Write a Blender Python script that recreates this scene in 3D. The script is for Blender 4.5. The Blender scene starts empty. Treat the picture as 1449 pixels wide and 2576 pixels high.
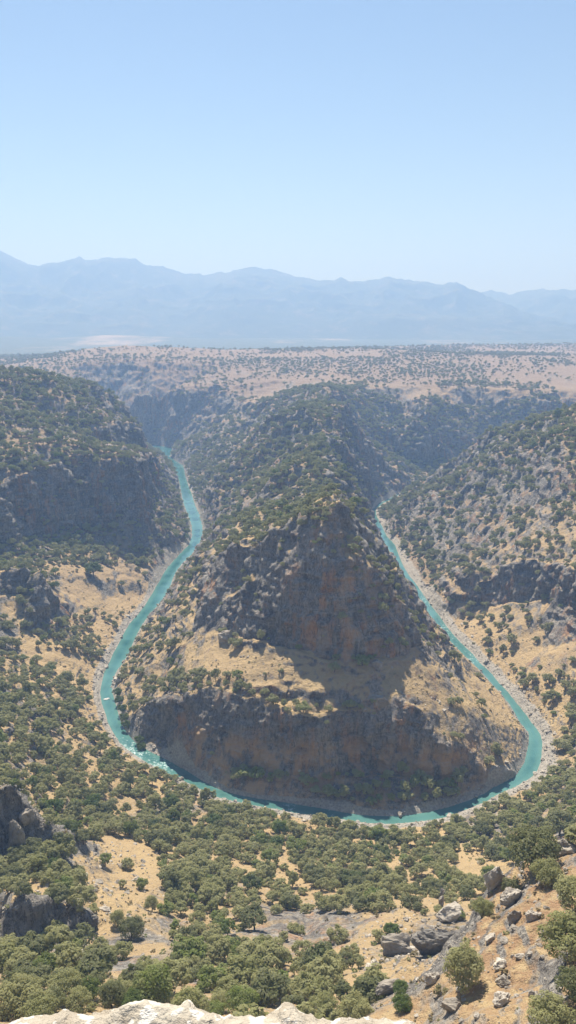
import bpy, math, random
import numpy as np
from mathutils import Vector, Matrix
from mathutils.geometry import delaunay_2d_cdt

scene = bpy.context.scene
COL = scene.collection
RNG = np.random.default_rng(7)
random.seed(7)
H = 250.0                                   # height of the lookout above the river
PITCH = math.radians(14.2)
FOC = 1935.0                                # focal length in units of a 1449 x 2576 frame
CP, SP = math.cos(PITCH), math.sin(PITCH)
SUN_EL, SUN_AZ = math.radians(54), math.radians(-13)   # azimuth from +Y, negative = left


def proj(x, y, z):
    zz = z - H
    f = y * CP - zz * SP
    return 724.5 + FOC * x / f, 1288 - FOC * (y * SP + zz * CP) / f


# ------------------------------------------------------------------ survey of the gorge (metres)
RIVER_OUT = [(-420, 1640), (-330, 1560), (-255, 1470), (-224.8, 1400.6), (-200.5, 1314.4), (-180.2, 1228.0), (-165.9, 1151.8), (-154.3, 1084.1), (-142.9, 1023.5), (-130.6, 969.0), (-119.9, 919.7), (-114.0, 874.9), (-112.6, 834.0), (-118.6, 799.5), (-123.8, 762.1), (-126.2, 730.3), (-126.1, 700.8), (-126.8, 673.5), (-127.4, 648.0), (-129.5, 627.1), (-133.0, 604.7), (-133.7, 583.7), (-133.4, 564.0), (-134.0, 545.4), (-133.1, 527.9), (-133.2, 511.4), (-131.0, 495.8), (-128.9, 481.1), (-124.5, 467.0), (-119.0, 453.7), (-114.3, 441.1), (-108.4, 429.0), (-101.8, 417.5), (-92.4, 406.5), (-81.6, 396.1), (-68.5, 386.0), (-58.6, 379.1), (-48.8, 370.9), (-37.3, 363.0), (-26.3, 358.4), (-15.6, 355.3), (-5.1, 352.3), (5.3, 349.3), (15.5, 347.0), (30.5, 343.8), (40.4, 341.2), (50.5, 340.6), (60.7, 341.5), (71.2, 343.1), (82.0, 346.3), (93.7, 352.6), (105.8, 359.5), (112.6, 365.1), (119.0, 369.1), (125.5, 372.7), (132.6, 378.3), (139.8, 384.9), (146.0, 396.1), (149.8, 406.5), (153.8, 417.5), (156.0, 429.0), (154.8, 441.1), (154.0, 453.7), (152.6, 467.0), (151.2, 481.1), (148.3, 495.8), (147.0, 511.4), (142.9, 527.9), (141.0, 545.4), (136.9, 564.0), (133.7, 583.7), (131.3, 604.7), (130.2, 627.1), (127.6, 651.0), (125.5, 676.7), (123.6, 704.3), (121.1, 730.3), (119.7, 762.1), (120.4, 796.6), (121.6, 834.0), (116.3, 874.9), (116.0, 919.7), (114.6, 969.0), (117.6, 1001.0), (130.7, 1035.1), (153.2, 1071.4), (165.4, 1097.0), (215, 1150), (300, 1185), (420, 1205), (560, 1190), (760, 1150)]
RIVER_IN = [(-410, 1665), (-315, 1585), (-225, 1500), (-217.4, 1400.6), (-181.2, 1314.4), (-167.2, 1228.0), (-152.5, 1151.8), (-138.2, 1084.1), (-126.6, 1023.5), (-114.0, 969.0), (-105.1, 919.7), (-100.4, 874.9), (-100.0, 834.0), (-104.5, 796.6), (-111.4, 762.1), (-113.1, 730.3), (-112.7, 700.8), (-113.5, 673.5), (-115.6, 648.0), (-119.8, 627.1), (-122.0, 604.7), (-122.7, 583.7), (-122.7, 564.0), (-122.1, 545.4), (-123.1, 527.9), (-125.1, 511.4), (-124.2, 495.8), (-120.4, 481.1), (-115.4, 467.0), (-110.7, 453.7), (-106.2, 441.1), (-99.8, 429.0), (-92.1, 417.5), (-81.1, 406.5), (-67.9, 396.9), (-57.5, 388.0), (-49.8, 379.8), (-37.9, 370.1), (-26.7, 364.7), (-15.9, 361.6), (-5.2, 359.1), (5.4, 356.4), (15.8, 353.6), (30.9, 349.0), (41.0, 347.0), (51.2, 346.3), (61.6, 347.3), (72.3, 349.6), (83.4, 353.6), (95.1, 359.1), (107.6, 366.9), (114.9, 373.8), (121.6, 378.3), (128.6, 383.7), (132.4, 389.6), (136.8, 396.1), (141.1, 406.5), (145.8, 417.5), (149.3, 429.0), (147.7, 441.1), (148.0, 453.7), (147.3, 467.0), (145.8, 481.1), (143.3, 495.8), (140.9, 511.4), (137.0, 527.9), (133.4, 545.4), (129.3, 564.0), (127.2, 583.7), (124.7, 604.7), (122.3, 627.1), (120.8, 651.0), (118.8, 676.7), (116.7, 704.3), (114.3, 730.3), (113.9, 762.1), (111.8, 796.6), (109.9, 834.0), (107.9, 874.9), (107.6, 919.7), (107.3, 969.0), (112.2, 1001.0), (124.1, 1035.1), (144.0, 1066.4), (157.7, 1091.8), (205, 1172), (295, 1210), (420, 1232), (565, 1218), (770, 1178)]
BREAKS = [
  [(-81.6, 422.7, 24.0), (-66.1, 409.8, 36.0), (-40.8, 402.1, 46.0), (-18.7, 390.3, 44.0), (-0.1, 378.9, 41.0), (16.1, 372.7, 39.0), (37.5, 373.4, 40.0), (58.3, 376.3, 36.0), (80.4, 371.1, 28.0), (89.0, 370.6, 25.0), (114.7, 376.5, 16.5), (127.6, 381.8, 10.0)],  # rim
  [(-78.5, 418.2, 6.0), (-62.7, 393.8, 5.0), (-38.4, 378.3, 8.0), (-0.1, 369.1, 10.0), (29.1, 368.3, 10.0), (59.2, 368.3, 10.0), (80.8, 368.8, 9.0), (103.6, 373.0, 5.0), (125.7, 382.6, 2.0)],  # foot
  [(-59.4, 476.6, 47.0), (-41.9, 458.4, 52.0), (-24.0, 442.0, 57.0), (-12.0, 428.0, 60.0), (15.7, 410.2, 62.0), (38.1, 403.8, 61.0), (46.4, 397.8, 58.0), (55.9, 401.8, 58.0), (62.4, 410.2, 58.0), (70.9, 421.1, 59.0)],  # ucbase
  [(-42.8, 470.4, 58.0), (-35.7, 485.0, 74.8), (-21.5, 468.0, 91.7), (-5.9, 445.0, 103.3), (12.9, 430.0, 111.4), (31.4, 428.0, 113.0), (49.6, 435.0, 109.8), (62.0, 437.0, 99.7), (70.4, 433.0, 80.9), (74.1, 428.0, 65.1)],  # uctop
  [(-40.2, 505.0, 94.9), (-19.0, 474.0, 108.5), (-6.1, 462.0, 118.5), (9.8, 455.0, 131.9), (30.2, 454.0, 147.0), (40.6, 450.0, 125.7), (51.5, 452.0, 107.4), (64.1, 455.0, 85.6), (74.2, 452.0, 68.2), (82.8, 444.0, 58.2)],  # crest
  [(30.2, 454.0, 147.0), (32.0, 492.0, 140.0), (33.0, 545.0, 112.0), (33.0, 615.0, 97.0), (33.3, 700.0, 113.9), (31.2, 790.0, 115.3), (36.0, 850.0, 122.9), (47.0, 905.0, 106.0), (52.8, 950.0, 130.2), (62.0, 1010.0, 122.0), (68.0, 1070.0, 134.3), (58.0, 1150.0, 124.0), (48.0, 1240.0, 135.0), (93.0, 1450.0, 132.4)],  # ridge
  [(94.5, 435.9, 38.0), (106.5, 401.1, 30.0)],  # ts1
  [(78.8, 419.9, 56.0), (72.6, 379.9, 44.0)],  # ts2
  [(117.3, 455.6, 20.0), (128.9, 412.4, 16.0)],  # ts0
  [(-90.1, 553.8, 24.0), (-66.3, 539.3, 52.0), (-47.9, 538.8, 80.0)],  # lf1
  [(-93.3, 673.9, 22.0), (-67.1, 675.8, 52.0), (-33.3, 595.8, 92.0)],  # lf2
  [(-74.4, 847.3, 30.0), (-34.4, 770.0, 83.7), (-1.9, 800.0, 107.2)],  # lf3
  [(-92.4, 950.0, 55.1), (-53.5, 980.0, 85.4), (-12.7, 1000.0, 118.7), (18.5, 1010.0, 133.0)],  # lf4
  [(-169.8, 1330.0, 26.7), (-113.5, 1330.0, 61.6), (-51.4, 1340.0, 101.7), (-3.1, 1350.0, 121.3)],  # lf5
  [(-101.1, 479.2, 14.0), (-77.8, 471.9, 32.0), (-58.5, 468.2, 45.0)],  # lf6
  [(68.9, 720.0, 82.8), (87.7, 800.0, 46.7)],  # rf1
  [(73.1, 900.0, 98.9), (94.4, 940.0, 57.1)],  # rf2
  [(103.2, 1100.0, 88.4), (154.9, 1130.0, 24.2)],  # rf3
  [(-900.0, 1800.0, 120.0), (-600.0, 1760.0, 120.0), (-467.7, 1680.0, 113.7), (-398.1, 1640.0, 113.7), (-315.0, 1600.0, 110.5), (-231.7, 1590.0, 109.8), (-157.4, 1580.0, 112.2), (-113.5, 1590.0, 117.8), (-68.7, 1590.0, 121.0), (-3.7, 1590.0, 126.7), (93.0, 1450.0, 132.4)],  # frimL
  [(-640.0, 1640.0, 12.0), (-420.0, 1690.0, 10.0), (-320.0, 1610.0, 10.0), (-254.6, 1480.0, 3.0), (-193.4, 1460.0, 24.0), (-141.6, 1480.0, 44.2), (-103.8, 1500.0, 91.7)],  # ffootL
  [(93.0, 1450.0, 132.4), (125.8, 1400.0, 129.4), (171.2, 1420.0, 126.2), (217.8, 1440.0, 125.9), (267.7, 1430.0, 123.9), (313.7, 1440.0, 125.9), (367.7, 1420.0, 123.3), (420.2, 1400.0, 122.3), (512.7, 1380.0, 122.0), (740.0, 1340.0, 118.0), (1100.0, 1300.0, 120.0)],  # frimR
  [(130.8, 1220.0, 51.6), (179.2, 1240.0, 18.8), (235.7, 1262.0, 7.9), (284.8, 1275.0, 8.8), (355.7, 1290.0, 9.4), (484.3, 1275.0, 15.6), (760.0, 1215.0, 8.0)],  # ffootR
  [(167.0, 1380.0, 111.4), (167.5, 1260.0, 58.3)],  # frib1
  [(229.7, 1330.0, 106.2), (234.0, 1265.0, 57.5)],  # frib2
  [(214.1, 1410.0, 108.4), (205.0, 1290.0, 53.7)],  # frib3
  [(-1000.0, 2250.0, 140.0), (-827.5, 2250.0, 131.9), (-654.8, 2250.0, 151.0), (-527.9, 2200.0, 168.4), (-438.5, 2200.0, 176.0), (-338.7, 2200.0, 170.6), (-187.3, 2250.0, 161.0), (-28.5, 2300.0, 160.2), (199.7, 2250.0, 165.5), (299.8, 2150.0, 163.9), (441.9, 2050.0, 159.8), (598.2, 2050.0, 152.6), (753.3, 2050.0, 149.6), (1000.0, 2050.0, 150.0)],  # pl1
  [(-1000.0, 1900.0, 118.0), (-700.6, 1900.0, 131.3), (-493.2, 1850.0, 143.7), (-370.5, 1850.0, 152.9), (-154.7, 1850.0, 143.7), (111.8, 1750.0, 140.7), (252.1, 1800.0, 146.6), (411.6, 1700.0, 139.5), (627.2, 1700.0, 139.5), (1000.0, 1650.0, 135.0)],  # pl0
  [(307.9, 2700.0, 151.2), (550.3, 2900.0, 151.1), (872.2, 3000.0, 150.6), (1097.8, 3000.0, 153.6), (1400.0, 3000.0, 148.0)],  # pl2
  [(341.8, 2450.0, 144.6), (899.4, 2450.0, 139.7)],  # plv
  [(-700.0, 650.0, 215.0), (-390.7, 880.0, 203.8), (-339.1, 920.0, 193.9), (-316.6, 950.0, 188.3), (-290.1, 990.0, 178.7), (-260.5, 1030.0, 164.4), (-239.2, 1060.0, 146.3), (-222.1, 1090.0, 117.0), (-210.8, 1120.0, 88.4), (-201.4, 1160.0, 55.2)],  # lmtop
  [(-800.0, 1000.0, 150.0), (-480.0, 1150.0, 110.0), (-330.0, 1250.0, 70.0), (-270.0, 1330.0, 40.0)],  # lmback
  [(-520.0, 420.0, 170.0), (-262.6, 630.0, 99.6), (-255.1, 665.0, 101.0), (-245.1, 700.0, 106.4), (-233.3, 735.0, 110.2), (-210.2, 765.0, 112.6), (-184.2, 775.0, 115.8), (-165.2, 780.0, 111.6), (-155.3, 785.0, 99.4), (-159.5, 850.0, 100.5), (-171.6, 960.0, 92.9)],  # lmct
  [(-299.6, 800.0, 149.1), (-271.5, 840.0, 139.7), (-218.6, 890.0, 133.1), (-200.2, 930.0, 115.8)],  # lmup
  [(-154.4, 760.0, 45.1), (-137.4, 790.0, 31.8), (-123.6, 815.0, 20.3)],  # lmsb
  [(-155.3, 826.3, 40.0), (-155.0, 870.2, 55.0), (-176.5, 1028.4, 50.0)],  # lmcr
  [(-420.0, 400.0, 85.0), (-263.6, 621.2, 54.0), (-252.2, 644.8, 52.0), (-239.8, 669.8, 50.0), (-227.4, 699.5, 47.0), (-211.0, 735.1, 42.0), (-185.9, 744.3, 34.0), (-156.1, 722.7, 24.0), (-135.3, 747.9, 14.0), (-126.4, 780.9, 8.0), (-119.6, 823.8, 4.0)],  # lmcb
  [(-199.5, 627.2, 36.0), (-186.1, 653.2, 32.0), (-166.8, 659.9, 26.0), (-147.2, 677.1, 19.0), (-132.2, 727.8, 10.0)],  # lmbm
  [(-224.3, 520.0, 50.0), (-215.2, 541.6, 48.0), (-199.3, 547.0, 46.0), (-192.2, 566.6, 42.0)],  # lmk
  [(-220.1, 560.0, 66.3), (-200.5, 556.0, 66.7), (-185.0, 548.0, 67.1)],  # lmb2
  [(-360.0, 300.0, 105.0), (-199.6, 468.6, 42.0), (-199.5, 495.5, 36.0), (-184.8, 516.5, 30.0), (-173.9, 567.7, 20.0), (-158.6, 607.0, 13.0), (-145.1, 654.3, 6.0)],  # ls1
  [(-150.7, 364.1, 48.0), (-145.4, 402.1, 32.0), (-141.2, 449.0, 15.0)],  # ls2
  [(-117.1, 276.5, 68.0), (-116.6, 310.0, 48.0), (-115.3, 351.3, 28.0), (-107.1, 389.4, 9.0)],  # ls3
  [(-260.0, 230.0, 120.0), (-103.5, 237.1, 90.0), (-98.7, 240.4, 87.0), (-94.2, 240.1, 84.0), (-92.5, 241.3, 75.0)],  # nlc_t
  [(-102.3, 227.6, 66.0), (-95.8, 228.6, 66.0), (-93.0, 233.7, 66.0), (-91.7, 239.6, 68.0)],  # nlc_b
  [(-98.1, 277.5, 45.0), (-79.7, 281.7, 38.0), (-76.4, 327.4, 17.0), (-66.9, 350.0, 8.0)],  # ls4
  [(-78.0, 242.1, 56.0), (-67.2, 264.0, 44.0), (-49.2, 259.6, 42.0)],  # clr
  [(-59.3, 199.5, 73.0), (-48.8, 201.3, 70.0), (-37.8, 208.5, 62.0)],  # clr2
  [(-78.2, 176.5, 96.0), (-70.0, 186.4, 88.0), (-62.8, 191.6, 80.0), (-57.5, 193.0, 76.0)],  # lhole_t
  [(-79.0, 172.7, 84.0), (-71.6, 181.1, 76.0), (-64.5, 187.0, 71.0), (-57.5, 190.3, 70.0)],  # lhole_b
  [(-40.9, 305.6, 20.0), (-0.1, 297.3, 18.0), (39.8, 293.4, 17.0), (76.2, 298.6, 17.0), (109.7, 321.0, 15.0), (138.0, 347.6, 12.0), (154.4, 364.7, 10.0)],  # ns1
  [(-30.3, 220.5, 56.0), (-0.1, 221.4, 52.0), (32.6, 236.1, 44.0), (56.4, 246.8, 40.0), (74.4, 258.0, 36.0)],  # ns2
  [(-300.0, 110.0, 165.0), (-54.3, 117.9, 125.0), (-57.3, 146.2, 104.0), (-40.1, 149.7, 97.0), (-21.5, 151.7, 95.0), (-0.1, 161.9, 87.0), (15.6, 171.5, 80.0)],  # ns3
  [(-150.0, 90.0, 150.0), (0.0, 105.0, 125.0)],  # ns4
  [(26.3, 183.6, 76.0), (33.0, 194.2, 72.0), (38.5, 198.2, 71.0), (44.0, 195.5, 72.0), (49.3, 192.1, 74.0)],  # oc_t
  [(25.3, 171.2, 79.0), (37.2, 188.5, 66.0), (43.5, 190.6, 64.0), (48.6, 189.2, 66.0)],  # oc_b
  [(35.6, 210.2, 62.0), (51.9, 220.0, 58.0), (56.0, 209.7, 64.0)],  # oc_k
  [(14.0, 141.4, 100.0), (21.3, 156.6, 90.0), (31.2, 168.2, 82.0), (41.7, 172.8, 80.0)],  # oc_d
  [(15.0, 133.7, 104.0), (26.4, 151.2, 92.0), (33.5, 158.5, 88.0)],  # oc_e
  [(170.0, 150.0, 160.0), (65.5, 152.0, 137.2), (58.3, 150.0, 135.6), (50.2, 146.0, 133.0), (44.6, 141.0, 131.0), (38.6, 131.0, 133.8), (32.9, 120.0, 135.6), (28.5, 112.0, 137.3), (24.4, 105.0, 138.6)],  # sp_c
  [(150.0, 110.0, 180.0), (53.8, 122.0, 146.2), (46.1, 114.0, 145.5), (40.2, 106.0, 145.7), (34.6, 98.0, 146.1), (28.0, 80.0, 150.0)],  # sp_f
  [(160.0, 200.0, 100.0), (118.0, 192.0, 88.0), (95.0, 184.0, 80.0), (75.0, 176.0, 80.0), (57.0, 168.0, 84.0), (45.0, 158.0, 90.0), (36.0, 149.0, 96.0), (27.0, 138.0, 103.0)],  # sp_l
  [(-120.0, 20.0, 235.0), (-40.0, 14.0, 225.0), (0.0, 12.0, 222.0), (30.0, 14.0, 222.0), (70.0, 30.0, 215.0), (130.0, 60.0, 205.0)],  # kc
  [(-130.0, 50.0, 185.0), (-40.0, 48.0, 165.0), (0.0, 50.0, 160.0), (30.0, 52.0, 165.0)],  # kb
  [(168.6, 402.7, 6.0), (181.9, 441.8, 16.0), (198.9, 493.3, 34.0)],  # rs1
  [(159.2, 499.5, 4.0), (182.3, 513.2, 16.0), (191.5, 525.6, 23.0)],  # rs2
  [(141.8, 602.8, 4.0), (168.2, 604.4, 14.0), (185.2, 586.1, 28.0)],  # rs3
  [(430.0, 420.0, 80.0), (210.1, 490.0, 50.0), (207.0, 518.6, 46.0), (200.4, 557.7, 42.0), (185.5, 589.5, 37.0), (164.1, 632.6, 28.0), (155.9, 690.4, 18.0)],  # rcb
  [(440.0, 440.0, 105.0), (213.7, 505.0, 71.9), (207.7, 527.0, 71.7), (201.3, 566.0, 65.0), (185.8, 596.0, 58.6), (162.1, 629.0, 46.2), (153.7, 682.0, 27.8)],  # rct
  [(520.0, 560.0, 160.0), (246.0, 640.0, 101.4), (219.8, 720.0, 82.8), (189.4, 780.0, 51.8), (159.4, 840.0, 31.9), (132.2, 900.0, 21.3)],  # rh1
  [(560.0, 700.0, 200.0), (271.4, 720.0, 140.5), (246.2, 820.0, 116.6), (224.7, 900.0, 79.8), (194.7, 980.0, 33.0), (170.9, 1020.0, 7.5)],  # rh2
  [(700.0, 780.0, 215.0), (309.5, 830.0, 160.3), (290.8, 860.0, 149.5), (268.1, 900.0, 131.8), (246.5, 930.0, 115.8), (233.3, 960.0, 91.3), (223.2, 1000.0, 63.5), (202.4, 1050.0, 31.7)],  # rhtop
  [(900.0, 950.0, 140.0), (520.0, 1000.0, 90.0), (400.0, 1080.0, 45.0), (300.0, 1120.0, 14.0)],  # rhback
  [(-1600.0, 0.0, 230.0), (-1600.0, 700.0, 240.0), (-1600.0, 1500.0, 140.0), (-1600.0, 2300.0, 140.0), (-1600.0, 3300.0, 100.0), (0.0, 3400.0, 98.0), (1700.0, 3400.0, 110.0), (1700.0, 2300.0, 150.0), (1700.0, 1300.0, 130.0), (1700.0, 700.0, 220.0), (1700.0, 0.0, 260.0), (150.0, 0.0, 245.0), (0.0, 0.0, 240.0), (-200.0, 0.0, 240.0)],  # edge
]


# ------------------------------------------------------------------ noise
def _h(ix, iy, iz, s):
    n = (ix * 374761393 + iy * 668265263 + iz * 2147483647 + s * 974634777) & 0xffffffff
    n = ((n ^ (n >> 13)) * 1274126177) & 0xffffffff
    n = n ^ (n >> 16)
    return (n & 0xffff).astype(np.float32) / 32767.5 - 1.0


def vnoise(x, y, z=None, s=0):
    x = np.asarray(x, np.float64); y = np.asarray(y, np.float64)
    ix = np.floor(x).astype(np.int64); iy = np.floor(y).astype(np.int64)
    fx = (x - ix).astype(np.float32); fy = (y - iy).astype(np.float32)
    fx = fx * fx * fx * (fx * (fx * 6 - 15) + 10); fy = fy * fy * fy * (fy * (fy * 6 - 15) + 10)
    if z is None:
        a = _h(ix, iy, 0 * ix, s); b = _h(ix + 1, iy, 0 * ix, s)
        c = _h(ix, iy + 1, 0 * ix, s); d = _h(ix + 1, iy + 1, 0 * ix, s)
        return (a + (b - a) * fx) * (1 - fy) + (c + (d - c) * fx) * fy
    z = np.asarray(z, np.float64)
    iz = np.floor(z).astype(np.int64); fz = (z - iz).astype(np.float32)
    fz = fz * fz * (3 - 2 * fz)
    out = 0
    for k, wz in ((0, 1 - fz), (1, fz)):
        a = _h(ix, iy, iz + k, s); b = _h(ix + 1, iy, iz + k, s)
        c = _h(ix, iy + 1, iz + k, s); d = _h(ix + 1, iy + 1, iz + k, s)
        out = out + wz * ((a + (b - a) * fx) * (1 - fy) + (c + (d - c) * fx) * fy)
    return out


def fbm(x, y, wl, octv=4, s=0, gain=0.5):
    o = 0; a = 1.0; t = 0; c, sn = 0.8, 0.6
    x = np.asarray(x) / wl; y = np.asarray(y) / wl
    for k in range(octv):
        o = o + a * vnoise(x, y, None, s + k); t += a; a *= gain
        x, y = (x * c - y * sn) * 2.03 + 17.3, (x * sn + y * c) * 2.03 - 9.1
    return o / t


def ridged(x, y, wl, octv=3, s=0):
    o = 0; a = 1.0; t = 0
    x = np.asarray(x) / wl; y = np.asarray(y) / wl
    for k in range(octv):
        o = o + a * (1 - 2 * np.abs(vnoise(x, y, None, s + k))); t += a; a *= 0.5
        x, y = (x * 0.8 - y * 0.6) * 2.1 + 5.2, (x * 0.6 + y * 0.8) * 2.1 + 1.7
    return o / t


def smoothstep(a, b, x):
    t = np.clip((x - a) / (b - a), 0, 1)
    return t * t * (3 - 2 * t)


# ------------------------------------------------------------------ triangulated survey -> height rasters
_v2 = []; _z = []; _ed = []


def add_line(pts, z=None):
    i0 = len(_v2)
    for p in pts:
        _v2.append(Vector((p[0], p[1]))); _z.append(p[2] if z is None else z)
    for i in range(i0, len(_v2) - 1):
        _ed.append((i, i + 1))


for _r in (RIVER_OUT, RIVER_IN):
    add_line(_r, 0.0)
for _b in BREAKS[:-1]:
    add_line(_b)
for _p in BREAKS[-1]:
    _v2.append(Vector((_p[0], _p[1]))); _z.append(_p[2])
_cv, _ce, _cf, _ov, _oe, _of = delaunay_2d_cdt(_v2, _ed, [], 0, 0.05)
TV = np.array([[v.x, v.y] for v in _cv])
TZ = np.zeros(len(_cv))
for _i, _src in enumerate(_ov):
    if _src:
        TZ[_i] = np.mean([_z[k] for k in _src])
    else:                                       # a crossing of two break lines
        d = np.hypot(*(np.array([[q.x, q.y] for q in _v2]) - TV[_i]).T)
        k = np.argsort(d)[:2]; w = 1 / (d[k] + 0.1)
        TZ[_i] = np.sum(np.array(_z)[k] * w) / w.sum()


class Raster:
    def __init__(self, x0, x1, y0, y1, st):
        self.x0, self.y0, self.st = x0, y0, st
        self.nx = int((x1 - x0) / st) + 1; self.ny = int((y1 - y0) / st) + 1
        self.X, self.Y = np.meshgrid(x0 + np.arange(self.nx) * st, y0 + np.arange(self.ny) * st)

    def inside(self, x, y, m=3):
        s = self.st * m
        return (x > self.x0 + s) & (x < self.x0 + (self.nx - 1) * self.st - s) & \
               (y > self.y0 + s) & (y < self.y0 + (self.ny - 1) * self.st - s)

    def tin(self):
        Z = np.full((self.ny, self.nx), np.nan)
        for f in _cf:
            a, b, c = f[0], f[1], f[2]
            P = TV[[a, b, c]]; zz = TZ[[a, b, c]]
            i0 = max(0, int((P[:, 0].min() - self.x0) / self.st)); i1 = min(self.nx, int((P[:, 0].max() - self.x0) / self.st) + 2)
            j0 = max(0, int((P[:, 1].min() - self.y0) / self.st)); j1 = min(self.ny, int((P[:, 1].max() - self.y0) / self.st) + 2)
            if i1 <= i0 or j1 <= j0: continue
            X = self.X[j0:j1, i0:i1]; Y = self.Y[j0:j1, i0:i1]
            d = (P[1, 1] - P[2, 1]) * (P[0, 0] - P[2, 0]) + (P[2, 0] - P[1, 0]) * (P[0, 1] - P[2, 1])
            if abs(d) < 1e-9: continue
            w0 = ((P[1, 1] - P[2, 1]) * (X - P[2, 0]) + (P[2, 0] - P[1, 0]) * (Y - P[2, 1])) / d
            w1 = ((P[2, 1] - P[0, 1]) * (X - P[2, 0]) + (P[0, 0] - P[2, 0]) * (Y - P[2, 1])) / d
            w2 = 1 - w0 - w1
            m = (w0 >= -1e-6) & (w1 >= -1e-6) & (w2 >= -1e-6)
            Z[j0:j1, i0:i1][m] = (w0 * zz[0] + w1 * zz[1] + w2 * zz[2])[m]
        Z[np.isnan(Z)] = 120.0
        return Z

    def samp(self, A, x, y):
        fx = np.clip((x - self.x0) / self.st, 0, self.nx - 1.001); fy = np.clip((y - self.y0) / self.st, 0, self.ny - 1.001)
        i = fx.astype(int); j = fy.astype(int); fx = fx - i; fy = fy - j
        return (A[j, i] * (1 - fx) + A[j, i + 1] * fx) * (1 - fy) + (A[j + 1, i] * (1 - fx) + A[j + 1, i + 1] * fx) * fy


def blur(A, sig):
    r = max(1, int(sig * 2.5)); k = np.exp(-0.5 * (np.arange(-r, r + 1) / sig) ** 2); k /= k.sum()
    B = np.pad(A, ((r, r), (0, 0)), mode='edge'); A = sum(k[i] * B[i:i + A.shape[0]] for i in range(2 * r + 1))
    B = np.pad(A, ((0, 0), (r, r)), mode='edge'); return sum(k[i] * B[:, i:i + A.shape[1]] for i in range(2 * r + 1))


def seg_dist(X, Y, line):
    D = np.full(X.shape, 1e9)
    for (ax, ay), (bx, by) in zip(line[:-1], line[1:]):
        dx, dy = bx - ax, by - ay
        t = np.clip(((X - ax) * dx + (Y - ay) * dy) / (dx * dx + dy * dy), 0, 1)
        D = np.minimum(D, (X - ax - t * dx) ** 2 + (Y - ay - t * dy) ** 2)
    return np.sqrt(D)


def in_poly(X, Y, poly):
    r = np.zeros(np.shape(X), bool)
    n = len(poly)
    for i in range(n):
        x1, y1 = poly[i]; x2, y2 = poly[(i + 1) % n]
        if y1 == y2: continue
        c = ((y1 > Y) != (y2 > Y)) & (X < (x2 - x1) * (Y - y1) / (y2 - y1) + x1)
        r ^= c
    return r


WATER_OUT, WATER_IN = RIVER_OUT[:-5], RIVER_IN[:-5]     # beyond the last bend the valley floor is dry scrub
RIVER_POLY = WATER_OUT + WATER_IN[::-1]
# signed distance to the river on a coarse raster (negative in the water)
RD = Raster(-620, 820, 320, 1700, 2.5)
_do = seg_dist(RD.X, RD.Y, WATER_OUT); _di = seg_dist(RD.X, RD.Y, WATER_IN)
_in = in_poly(RD.X, RD.Y, RIVER_POLY)
RDIST = np.minimum(_do, _di) * np.where(_in, -1, 1)
ROUT = np.where(_do < _di, 1.0, 0.0)            # 1 = the outer bank is the nearer one


def river_dist(x, y):
    d = RD.samp(RDIST, x, y)
    return np.where(RD.inside(x, y), d, 400.0)


def detail(X, Y, Z, slope, rd, near):
    """erosion, strata and roughness on top of the smoothed survey"""
    land = smoothstep(0, 14, rd)
    slope = slope * (1 - 0.45 * smoothstep(100, 140, X) * (1 - smoothstep(700, 900, Y)) * smoothstep(400, 440, Y))
    slope = slope * (1 - 0.55 * np.clip(1.5 - np.hypot(X - 108, Y - 404) / 40, 0, 1))
    st = smoothstep(0.25, 0.9, slope)
    far = smoothstep(500, 1000, Y)
    # gullies and buttresses on the slopes
    calm = 1 - 0.6 * smoothstep(105, 150, X) * (1 - smoothstep(750, 950, Y))
    pen = np.exp(-(np.clip(np.abs(X - 20) - 30, 0, 999) / 45) ** 2) * smoothstep(436, 480, Y) * (1 - smoothstep(1250, 1400, Y))
    Z = Z + land * pen * (ridged(X, Y, 44, 3, 15) * 8.5 + ridged(X, Y, 17, 2, 19) * 3.4)
    Z = Z + land * st * calm * (ridged(X, Y, 70, 3, 11) * (1.8 + 6.5 * far) + ridged(X, Y, 26, 3, 23) * (0.9 + 2.4 * far))
    Z = Z + land * (fbm(X, Y, 45, 4, 31) * 1.6 + fbm(X, Y, 12, 3, 41) * (0.35 + 0.9 * st))
    # beds of rock: ledges and risers
    per = 13.0
    ph = Z / per + fbm(X, Y, 160, 2, 51) * 0.7 + 0.5 * fbm(X, Y, 30, 2, 57)
    fr = ph - np.floor(ph)
    stp = smoothstep(0.5, 0.78, fr) - fr
    bed = smoothstep(0.4, 0.95, slope) * smoothstep(0.0, 0.5, fbm(X, Y, 70, 3, 61) + 0.08) * (0.35 + 0.65 * smoothstep(480, 640, Y))
    Z = Z + land * bed * stp * per * 0.6
    per = 3.1
    ph = Z / per + fbm(X, Y, 40, 2, 71) * 0.8
    fr = ph - np.floor(ph)
    Z = Z + land * smoothstep(0.35, 0.8, slope) * (smoothstep(0.45, 0.75, fr) - fr) * per * 0.36 * smoothstep(-0.1, 0.5, fbm(X, Y, 28, 3, 77))
    # stony ground
    Z = Z + np.clip(land + 0.25, 0, 1) * (fbm(X, Y, 4.5, 3, 81) * (0.22 + 0.5 * st))
    rub = smoothstep(0.5, 4, rd) * (1 - smoothstep(9, 26, rd))
    Z = Z + rub * np.abs(fbm(X, Y, 3.2, 3, 91)) * 1.6
    rg = smoothstep(20, 34, X) * (1 - smoothstep(165, 185, Y))
    Z = Z + rg * (ridged(X, Y, 9.0, 4, 131) * 1.3 + np.abs(fbm(X, Y, 3.0, 3, 135)) * 1.6)
    # bed of the river
    Z = np.where(rd < 0, np.minimum(Z, 0.0) - 2.6 * smoothstep(0, 4, -rd), Z)
    Z = np.where((rd >= 0) & (rd < 6), Z + 0.9 * smoothstep(0, 3, rd) * (0.5 + fbm(X, Y, 7, 2, 97)), Z)
    return Z


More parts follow.
